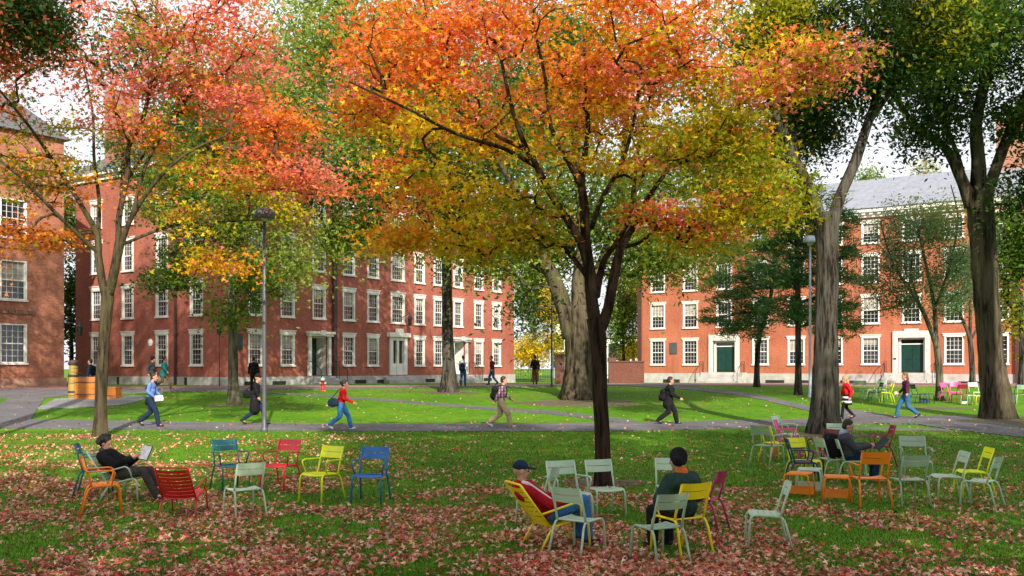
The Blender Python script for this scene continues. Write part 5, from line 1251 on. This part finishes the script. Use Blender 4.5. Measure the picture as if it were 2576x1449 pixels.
# pines in front of the orange hall
def pine(label, base, Y, trunk, tiers, seed):
    rng = np.random.default_rng(seed); rr = random.Random(seed); sp = Y / F; loc = Vector(((base[0] - CX) * sp, Y, gz(Y))); o = empty('pine_tree', loc, 0, label, 'pine tree', 'dark pines before the orange brick hall')
    pts = [pix(a, b_, Y) - loc for a, b_, r_ in trunk]; pts[0].z = -.1; sm = spline(pts, [r_ * sp for *_, r_ in trunk], .3)
    br = MB().tube([q for q, _ in sm], [r_ for _, r_ in sm], 12, True, .08, lambda k, a, p: 1 + .4 * math.exp(-max(p.z, 0) / .4)); C = []; AIM = []
    for (px, py, rx, n) in tiers:
        c_ = pix(px, py, Y) - loc; src = min((q for q, _ in sm), key=lambda q: abs(q.z - c_.z) + .0)
        for i in range(n):
            a = rr.uniform(0, 2 * math.pi); L = rx * sp * math.sqrt(rr.uniform(.1, 1)); e = c_ + Vector((math.cos(a) * L, math.sin(a) * L * 1.0, rr.uniform(-.5, .5) - .05 * L))
            q = br
            if i % 3 == 0: q.tube([src, src.lerp(e, .5) + Vector((0, 0, .25)), e], [.045, .028, .010], 5, False)
            for _ in range(rr.randint(20, 34)):
                C.append(list(e + Vector((rr.gauss(0, .26), rr.gauss(0, .26), rr.gauss(0, .11))))); AIM.append([math.cos(a), math.sin(a), .35])
    br.build('trunk', M['bark_shade'], o, True)
    C = np.repeat(np.array(C), 2, 0); AIM = np.repeat(np.array(AIM), 2, 0); n = len(C); C = C + rng.normal(size=C.shape) * np.array([.10, .10, .05])
    base_ = np.array([(.05, .14, .04), (.085, .20, .05), (.14, .26, .06)])[rng.integers(0, 3, n)] * (1 + rng.normal(size=(n, 1)) * .2)
    leaf_cloud('crown', C, .15 * (.7 + .6 * rng.random(n)), np.clip(base_, .004, 1), NEED, M['needle'], o, .2, rng, 0, aim=AIM)
pine('dark pine with a leaning trunk left of the thick dark trunk', (1904, 972), 56.5, [(1904, 974, 7.5), (1905, 900, 6.5), (1912, 840, 6), (1928, 790, 5.5), (1940, 740, 4.5), (1945, 680, 3.5), (1948, 620, 2)],
     [(1870, 827, 62, 26), (1900, 790, 55, 20), (1870, 755, 75, 26), (1820, 720, 62, 20), (1930, 715, 60, 20), (1840, 680, 70, 22), (1930, 665, 60, 20), (1860, 630, 60, 20), (1935, 610, 45, 14), (1800, 790, 40, 10)], 5)
pine('taller dark pine with a straight trunk beside the pale lamp post', (2008, 992), 49.5, [(2008, 994, 9), (2008, 900, 8), (2007, 760, 7), (2005, 620, 6), (2008, 500, 5), (2010, 400, 3)],
     [(2060, 790, 95, 26), (2110, 820, 60, 18), (1980, 770, 65, 22), (2110, 760, 60, 18), (2050, 720, 80, 22), (2110, 690, 60, 18), (1970, 690, 70, 22), (2070, 650, 80, 22), (1990, 620, 75, 22), (2120, 620, 55, 16), (2030, 580, 70, 22), (1990, 540, 60, 20), (2060, 520, 60, 20), (2010, 470, 50, 16), (2090, 560, 60, 16), (1950, 560, 60, 16)], 6)
# thin, half bare trees at the right
GS_ = [(2300, 600, (.20, .30, .12)), (2250, 700, (.22, .27, .12)), (2380, 500, (.38, .42, .07)), (2400, 650, (.17, .26, .11)), (2200, 780, (.22, .20, .09)), (2320, 480, (.34, .38, .08)), (2330, 700, (.15, .25, .09))]
tree('hawthorn_tree', 'half bare pale slender tree among the far chairs', 46, (2365, 1027),
     [[(2365, 1028, 0, 11), (2364, 980, 0, 10), (2362, 920, 0, 9.5), (2356, 870, 0, 9), (2352, 845, 0, 9)],
      [(2352, 860, 0, 7), (2325, 790, 0, 6), (2290, 730, 0, 5), (2245, 660, 0, 3.5), (2215, 560, 0, 2)], [(2354, 860, 0, 7), (2362, 770, .5, 6), (2345, 650, .8, 4), (2320, 520, 1, 2.5)], [(2362, 780, .5, 4), (2385, 680, 0, 3.5), (2400, 560, -.4, 2.5), (2380, 470, -.5, 1.5)],
      [(2300, 745, 0, 3.5), (2270, 770, 1, 3), (2215, 780, 1.5, 2)], [(2330, 800, 0, 3), (2270, 690, -1, 2.5), (2290, 560, -1.4, 1.6)]],
     [(2290, 600, 90, 110, 2.2, 2), (2370, 560, 75, 90, 2, 1.5), (2220, 700, 60, 80, 1.8, .9), (2400, 680, 60, 90, 1.8, .9), (2290, 740, 60, 50, 1.5, .6)],
     420, 17000, GS_, .075, 'oval', 'bark_grey', seed=71, cr=.35, flat=.8, gap=.25, gapf=.8, flare=.5, twig=.0085, branchm='bark_twig')
tree('hawthorn_tree', 'smaller dark forked half bare tree left of the big right elm', 56, (2447, 985),
     [[(2447, 987, 0, 8), (2446, 930, 0, 7.5), (2442, 870, 0, 7), (2438, 840, 0, 7)],
      [(2440, 850, 0, 5), (2415, 790, 0, 4.5), (2385, 740, 0, 3.5), (2350, 700, 0, 2)], [(2440, 845, 0, 5), (2440, 760, 0, 4), (2430, 660, 0, 2.5)], [(2444, 850, 0, 4), (2470, 800, 0, 3.5), (2480, 700, 0, 2)]],
     [(2420, 720, 85, 80, 2, 2), (2450, 640, 70, 80, 2, 1.2), (2380, 760, 50, 40, 1.5, .5)],
     240, 8500, GS_, .08, 'oval', 'bark_shade', seed=72, cr=.35, flat=.8, gap=.25, gapf=.8, flare=.5, twig=.0085)

# background trees
def bgtree(label, px, Y, vols, ncl, nleaf, anchors, seed, ls=.24, cr=1.0, trunk_py=700, tr=10, name='background_tree', group='trees beyond the halls', gap=.25):
    b_ = HY + F * (ZC - gz(Y)) / Y
    return tree(name, label, Y, (px, b_), [[(px, b_, 0, tr), (px + 2, (b_ + trunk_py) / 2, 0, tr * .85), (px, trunk_py, 0, tr * .6), (px, trunk_py - 80, 0, tr * .3)]], vols, ncl, nleaf, anchors, ls, 'oval', 'bark_shade',
                group=group, seed=seed, cr=cr, flat=.75, gap=gap, gapf=.3, flare=.3, twig=.02, trunk_n=10)
bgtree('dark green tree filling the slot between the old building and the long hall', 178, 74, [(178, 700, 34, 250, 2, 2), (175, 480, 50, 120, 2, .5)], 110, 6500, [(0, 0, DG), (178, 600, GR_), (178, 800, DG)], 101, .2, .8, 800, 7)
bgtree('broad green tree in the gap just right of the long hall', 1345, 98, [(1345, 760, 60, 110, 3, 2), (1360, 620, 100, 90, 4, 1.2)], 130, 8500, [(1340, 700, MG), (1330, 800, GR_), (1380, 650, LG)], 102, .2, .9, 850, 9)
bgtree('yellow leaved small tree low in the gap right of the long hall', 1340, 88, [(1340, 880, 42, 38, 2, 1.6), (1375, 850, 30, 50, 2, 1), (1385, 760, 22, 60, 2, .6)], 80, 5000, [(1340, 880, YE), (1385, 800, (.62, .42, .04)), (1350, 860, (.45, .42, .04))], 103, .16, .6, 900, 5)
bgtree('dark green round tree against the left end of the orange hall', 1568, 92, [(1568, 800, 42, 70, 2.5, 2), (1570, 720, 35, 60, 2, .8)], 90, 6000, [(1568, 700, LG), (1568, 800, MG), (1568, 850, GR_)], 104, .18, .7, 880, 6)
bgtree('bright yellow tree peeping out left of the orange hall', 1592, 104, [(1592, 735, 26, 55, 2, 1), (1590, 880, 28, 30, 2, .5)], 45, 3200, [(1590, 700, YE), (1590, 760, YO), (1590, 880, YE)], 105, .18, .7, 820, 5)
bgtree('pale green tall tree behind the roof of the long hall', 850, 104, [(780, 150, 190, 230, 6, 2), (980, 200, 190, 220, 6, 2), (880, 420, 200, 130, 5, 1)], 200, 13000, [(700, 0, LG), (900, 200, MG), (900, 400, GR_)], 106, .34, 1.6, 600, 9, gap=.33)
bgtree('tall green tree behind the right end of the long hall', 1250, 112, [(1200, 300, 200, 260, 6, 2), (1350, 400, 160, 230, 6, 1.5)], 170, 11000, [(1200, 0, MG), (1200, 400, GR_), (1400, 400, MG)], 107, .34, 1.6, 600, 9, gap=.36)
bgtree('green tree top rising behind the left of the orange hall', 1720, 118, [(1700, 420, 180, 130, 6, 2), (1600, 560, 90, 80, 4, .6)], 110, 7500, [(1700, 300, MG), (1700, 500, GR_)], 108, .34, 1.5, 620, 9, gap=.34)
bgtree('leafy green tree at the right edge beyond the big elm', 2570, 56, [(2575, 620, 62, 160, 3, 2), (2600, 800, 60, 60, 2, .7)], 130, 9000, [(2560, 500, MG), (2570, 650, GR_), (2570, 800, OL)], 109, .16, .7, 820, 10, gap=.35)
bgtree('thin yellow-green tree top behind the slate roof', 2330, 110, [(2310, 425, 50, 22, 2, 1), (2180, 440, 40, 20, 2, .6)], 34, 1400, [(2310, 420, (.50, .48, .20)), (2180, 440, MG)], 110, .2, .9, 470, 5)
bgtree('grey-green tall tree behind the left maple crown', 380, 92, [(330, 120, 130, 150, 5, 1.1), (560, 330, 130, 200, 5, 1.5), (430, 420, 120, 80, 4, .8)], 130, 8000, [(330, 100, BG), (560, 300, MG), (430, 420, GR_)], 111, .32, 1.5, 500, 9, gap=.36)
tree('locust_tree', 'dark leaved tree whose branch hangs in at the upper left corner', 26, (-140, 1120),
     [[(-140, 1130, 0, 20), (-138, 900, 0, 16), (-130, 500, 0, 13), (-120, 200, 0, 9)], [(-130, 480, 0, 8), (-60, 200, 0, 5), (30, 60, 0, 3)]],
     [(60, 40, 80, 65, 1.4, 2), (-60, 20, 110, 140, 3, 2), (110, 90, 40, 30, .8, .4)], 120, 9000, [(60, 0, DK), (60, 40, DG), (20, 90, (.45, .10, .04)), (120, 60, DK)], .085, 'oval', 'bark_shade', seed=91, cr=.4, flat=.7, gap=.2, gapf=.6, twig=.01)
# unseen trees, placed and shaped to shade the near lawn, hall and trunks
for i, (x, y, rx, rz_, zc, n) in enumerate(SHADE):
    rng = np.random.default_rng(200 + i); loc = Vector((x, y, gz(y))); o = empty('shade_tree', loc, 0, 'tall unseen tree placed to shade the lawn, hall and trunks', 'tree', 'unseen shade trees')
    MB().tube([(0, 0, -.1), (.1, 0, 3), (0, .1, zc - 1), (0, 0, zc + 2)], [.4, .33, .25, .08], 12).build('trunk', M['bark_shade'], o, True)
    m_ = int(n / 60); d = rng.normal(size=(m_, 3)); d /= np.linalg.norm(d, axis=1, keepdims=True); cc = d * (rng.random((m_, 1)) ** .4) * np.array([rx, rx * .8, rz_]) + np.array([0, 0, zc])
    C = np.repeat(cc, 60, 0) + rng.normal(size=(m_ * 60, 3)) * .8
    leaf_cloud('crown', C, .24 * (.7 + .6 * rng.random(len(C))), np.tile(np.array([[.06, .11, .02]]), (len(C), 1)) * (1 + .2 * rng.normal(size=(len(C), 1))), OVAL, M['leaf'], o, .5, rng)

tree('shade_tree', 'tree added beyond the left edge to shade the old brick building', 45, (-190, 990),  # added outside the frame to throw dappled shade on the old building
     [[(-190, 1005, 0, 14), (-190, 800, 0, 12), (-180, 600, 0, 9), (-170, 350, 0, 5)]], [(-160, 420, 165, 210, 3.2, 2), (-150, 640, 140, 80, 2.5, .8)], 110, 3800, [(0, 0, OL), (-160, 500, OB)], .12, 'maple', 'bark_shade', seed=95, cr=.6, flat=.6, gap=.3, gapf=.5, twig=.012)
for px_, py_, rad_ in ((1458, 1014, 2.2), (2508, 1060, 1.9), (2072, 1096, 1.3), (588, 1019, .9), (1128, 988, 1.1), (2365, 1026, .9), (1516, 1214, .7), (252, 1099, .7)):
    c0 = at(px_, py_); mb = MB(); nn = 40; ring = []
    for rr_ in (.0, .5, 1.0):
        for k in range(nn):
            a = 2 * math.pi * k / nn; r_ = rad_ * rr_ * (1 + .35 * noise.noise(Vector((math.cos(a) * 1.6, math.sin(a) * 1.6, px_)))+ .12 * noise.noise(Vector((math.cos(a) * 7, math.sin(a) * 7, px_))))
            x_ = c0.x + r_ * math.cos(a) * 1.25; y_ = c0.y + r_ * math.sin(a) * .9; mb.v.append((x_, y_, gz(y_) + (.03 if rr_ < 1 else .004)))
    for q_ in (0, 1):
        for k in range(nn): a = q_ * nn + k; b_ = q_ * nn + (k + 1) % nn; mb.f.append((a, b_, b_ + nn, a + nn)); mb.uv.append(None)
    tag(mb.build('bare_soil', M['dirt']), kind='structure')
# ---------------------------------------------------------------- fallen leaves and grass
rng = np.random.default_rng(5)
def fbm(x, y, s, seed):
    return np.array([noise.noise(Vector((a * s, b_ * s, seed))) + .5 * noise.noise(Vector((a * s * 2.3, b_ * s * 2.3, seed + 5))) for a, b_ in zip(x, y)])
def on_frame(x, y): return CX + F * x / y, HY + F * (ZC - np.array([gz(v) for v in y])) / y
NL = 90000
y = 11.3 + 19.5 * rng.random(NL) ** 1.25; x = (rng.random(NL) * 2 - 1) * y * .53
px, py = on_frame(x, y)
f = fbm(x, y, .55, 3.0)
dens = np.interp(py, [1085, 1120, 1180, 1240, 1300, 1400, 1460], [.24, .48, .74, .90, .95, .95, .95])
left = px < 520
dens = np.where(left & (py < 1250), np.maximum(dens, np.interp(px, [0, 260, 520], [.75, .60, .30])), dens)
dens = np.where((px > 560) & (px < 900) & (py < 1250), dens * 1.1, dens)
dens = np.where((px > 1000) & (py < 1230), dens * np.interp(px, [1000, 1250, 2576], [.6, .28, .22]), dens)
dens = np.where((px > 1900) & (py >= 1230), dens * np.interp(px, [1900, 2576], [.85, .42]), dens)
dens = np.where((px < 560) & (py > 1330), dens * .8, dens)
keep = rng.random(NL) < dens * np.clip(.58 + f * 1.6, .06, 1.2)
x, y = x[keep], y[keep]; n = len(x)
z = np.array([gz(v) for v in y]) + .022 + .03 * rng.random(n)
pal = np.array([(.80, .38, .27), (.72, .22, .15), (.60, .07, .06), (.74, .12, .13), (.74, .42, .28), (.36, .10, .06), (.80, .52, .36), (.46, .19, .10), (.68, .30, .05), (.60, .44, .12), (.82, .42, .36), (.30, .075, .05)])
pw = np.array([.15, .14, .11, .08, .12, .10, .09, .08, .03, .02, .06, .02]); pw /= pw.sum()
col = pal[rng.choice(len(pal), n, p=pw)] * .92 * (1 + .2 * rng.normal(size=(n, 1)))
tag(leaf_cloud('fallen_leaves', np.stack([x, y, z], 1), .050 * (.5 + .95 * rng.random(n)), np.clip(col, .01, .9), MAPLE, M['litter'], None, 1.25, rng, .8),
    'red and tan maple leaves scattered over the shaded near lawn', 'fallen leaves', kind='stuff')
print('litter', n)
ns = 2300; ys_ = 31 + 26 * rng.random(ns) ** 1.3; xs_ = (rng.random(ns) * 2 - 1) * ys_ * .54
zs_ = np.array([gz(v) for v in ys_]) + .045
tag(leaf_cloud('stray_leaves', np.stack([xs_, ys_, zs_], 1), .055 * (.6 + .8 * rng.random(ns)), pal[rng.choice(len(pal), ns)] * .8, MAPLE, M['litter'], None, 1.2, rng, .8), 'scattered tan leaves on the paths and the far lawn', 'fallen leaves', kind='stuff')
# leaves lying on chair seats
cs = []
for o_ in [o_ for o_ in COL.objects if o_.parent is None and o_.name.startswith(('garden_', 'low_stool')) and o_.location.y < 24]:
    for _ in range(random.randint(0, 3)):
        q = o_.matrix_basis @ Vector((random.uniform(-.1, .18), random.uniform(-.16, .16), .475)); cs.append(list(q))
cs = np.array(cs)
tag(leaf_cloud('seat_leaves', cs, np.full(len(cs), .05), pal[rng.choice(len(pal), len(cs))], MAPLE, M['litter'], None, 1.6, rng, .5), 'a few maple leaves lying on the chair seats', 'fallen leaves', kind='stuff')

NB = 150000
y = 11.3 + 20.8 * rng.random(NB) ** 1.5; x = (rng.random(NB) * 2 - 1) * y * .54
z = np.array([gz(v) for v in y])
hgt = .022 + .035 * rng.random(NB); a = rng.random(NB) * 6.283; w = .0045 + y * .00022; lean = rng.normal(size=(NB, 2)) * .02
P0 = np.stack([x - np.cos(a) * w, y - np.sin(a) * w, z - .01], 1); P1 = np.stack([x + np.cos(a) * w, y + np.sin(a) * w, z - .01], 1); P2 = np.stack([x + lean[:, 0], y + lean[:, 1], z + hgt], 1)
V_ = np.stack([P0, P1, P2], 1).reshape(-1, 3)
me = bpy.data.meshes.new('grass_blades'); me.vertices.add(NB * 3); me.vertices.foreach_set('co', V_.astype(np.float32).ravel()); me.loops.add(NB * 3); me.loops.foreach_set('vertex_index', np.arange(NB * 3, dtype=np.int32))
me.polygons.add(NB); me.polygons.foreach_set('loop_start', np.arange(0, NB * 3, 3, dtype=np.int32))
try: me.polygons.foreach_set('loop_total', np.full(NB, 3, np.int32))
except Exception: pass
at_ = me.attributes.new('Col', 'FLOAT_COLOR', 'FACE'); c_ = np.array([(.035, .11, .006), (.055, .16, .008), (.085, .21, .012), (.14, .21, .03)])[rng.integers(0, 4, NB)]
at_.data.foreach_set('color', np.concatenate([c_, np.ones((NB, 1))], 1).astype(np.float32).ravel()); me.update(calc_edges=True)
tag(link('grass_blades', me, M['blade']), 'short green grass of the near lawn', 'grass', kind='stuff')

# ---------------------------------------------------------------- light, sky, camera
w = bpy.data.worlds.new('World'); sc.world = w; w.use_nodes = True; nt = w.node_tree; bg = nt.nodes['Background']
sky = nt.nodes.new('ShaderNodeTexSky'); sky.sky_type = 'NISHITA'; sky.sun_disc = False; sky.sun_elevation = R(SUN_EL); sky.sun_rotation = R(SUN_AZ); sky.dust_density = 2.0
cf = noise_tex(nt, 1.6, 6, 'Generated', (1, 1, 2.2), .6)
fac = ramp(nt, cf, [(.30, (0.25,) * 3), (.50, (1, 1, 1))])
col = mixc(nt, fac, sky.outputs[0], CLOUD)
nt.links.new(col, bg.inputs[0]); bg.inputs[1].default_value = .10
sun = bpy.data.lights.new('sun', 'SUN'); sun.energy = SUN_E; sun.angle = R(.6); sun.color = (1, .90, .76)
so = bpy.data.objects.new('sun', sun); COL.objects.link(so)
# direction towards the sun: azimuth measured clockwise from +Y
az = R(SUN_AZ); el = R(SUN_EL); dv = Vector((math.sin(az) * math.cos(el), math.cos(az) * math.cos(el), math.sin(el)))
so.rotation_euler = dv.to_track_quat('Z', 'Y').to_euler(); so.location = (0, -20, 40)
cam = bpy.data.cameras.new('camera'); co = bpy.data.objects.new('camera', cam); COL.objects.link(co)
co.location = (0, 0, ZC); co.rotation_euler = (math.pi / 2, 0, 0); cam.sensor_width = 36; cam.lens = 36 * F / 2576; cam.shift_y = (HY - 724.5) / 2576; cam.clip_end = 3000; cam.clip_start = .1
sc.camera = co
sc.view_settings.view_transform = 'Standard'; sc.view_settings.look = 'None'; sc.view_settings.exposure = EXPO; sc.view_settings.gamma = 1
sc.cycles.max_bounces = 5; sc.cycles.transparent_max_bounces = 4; sc.cycles.use_denoising = True
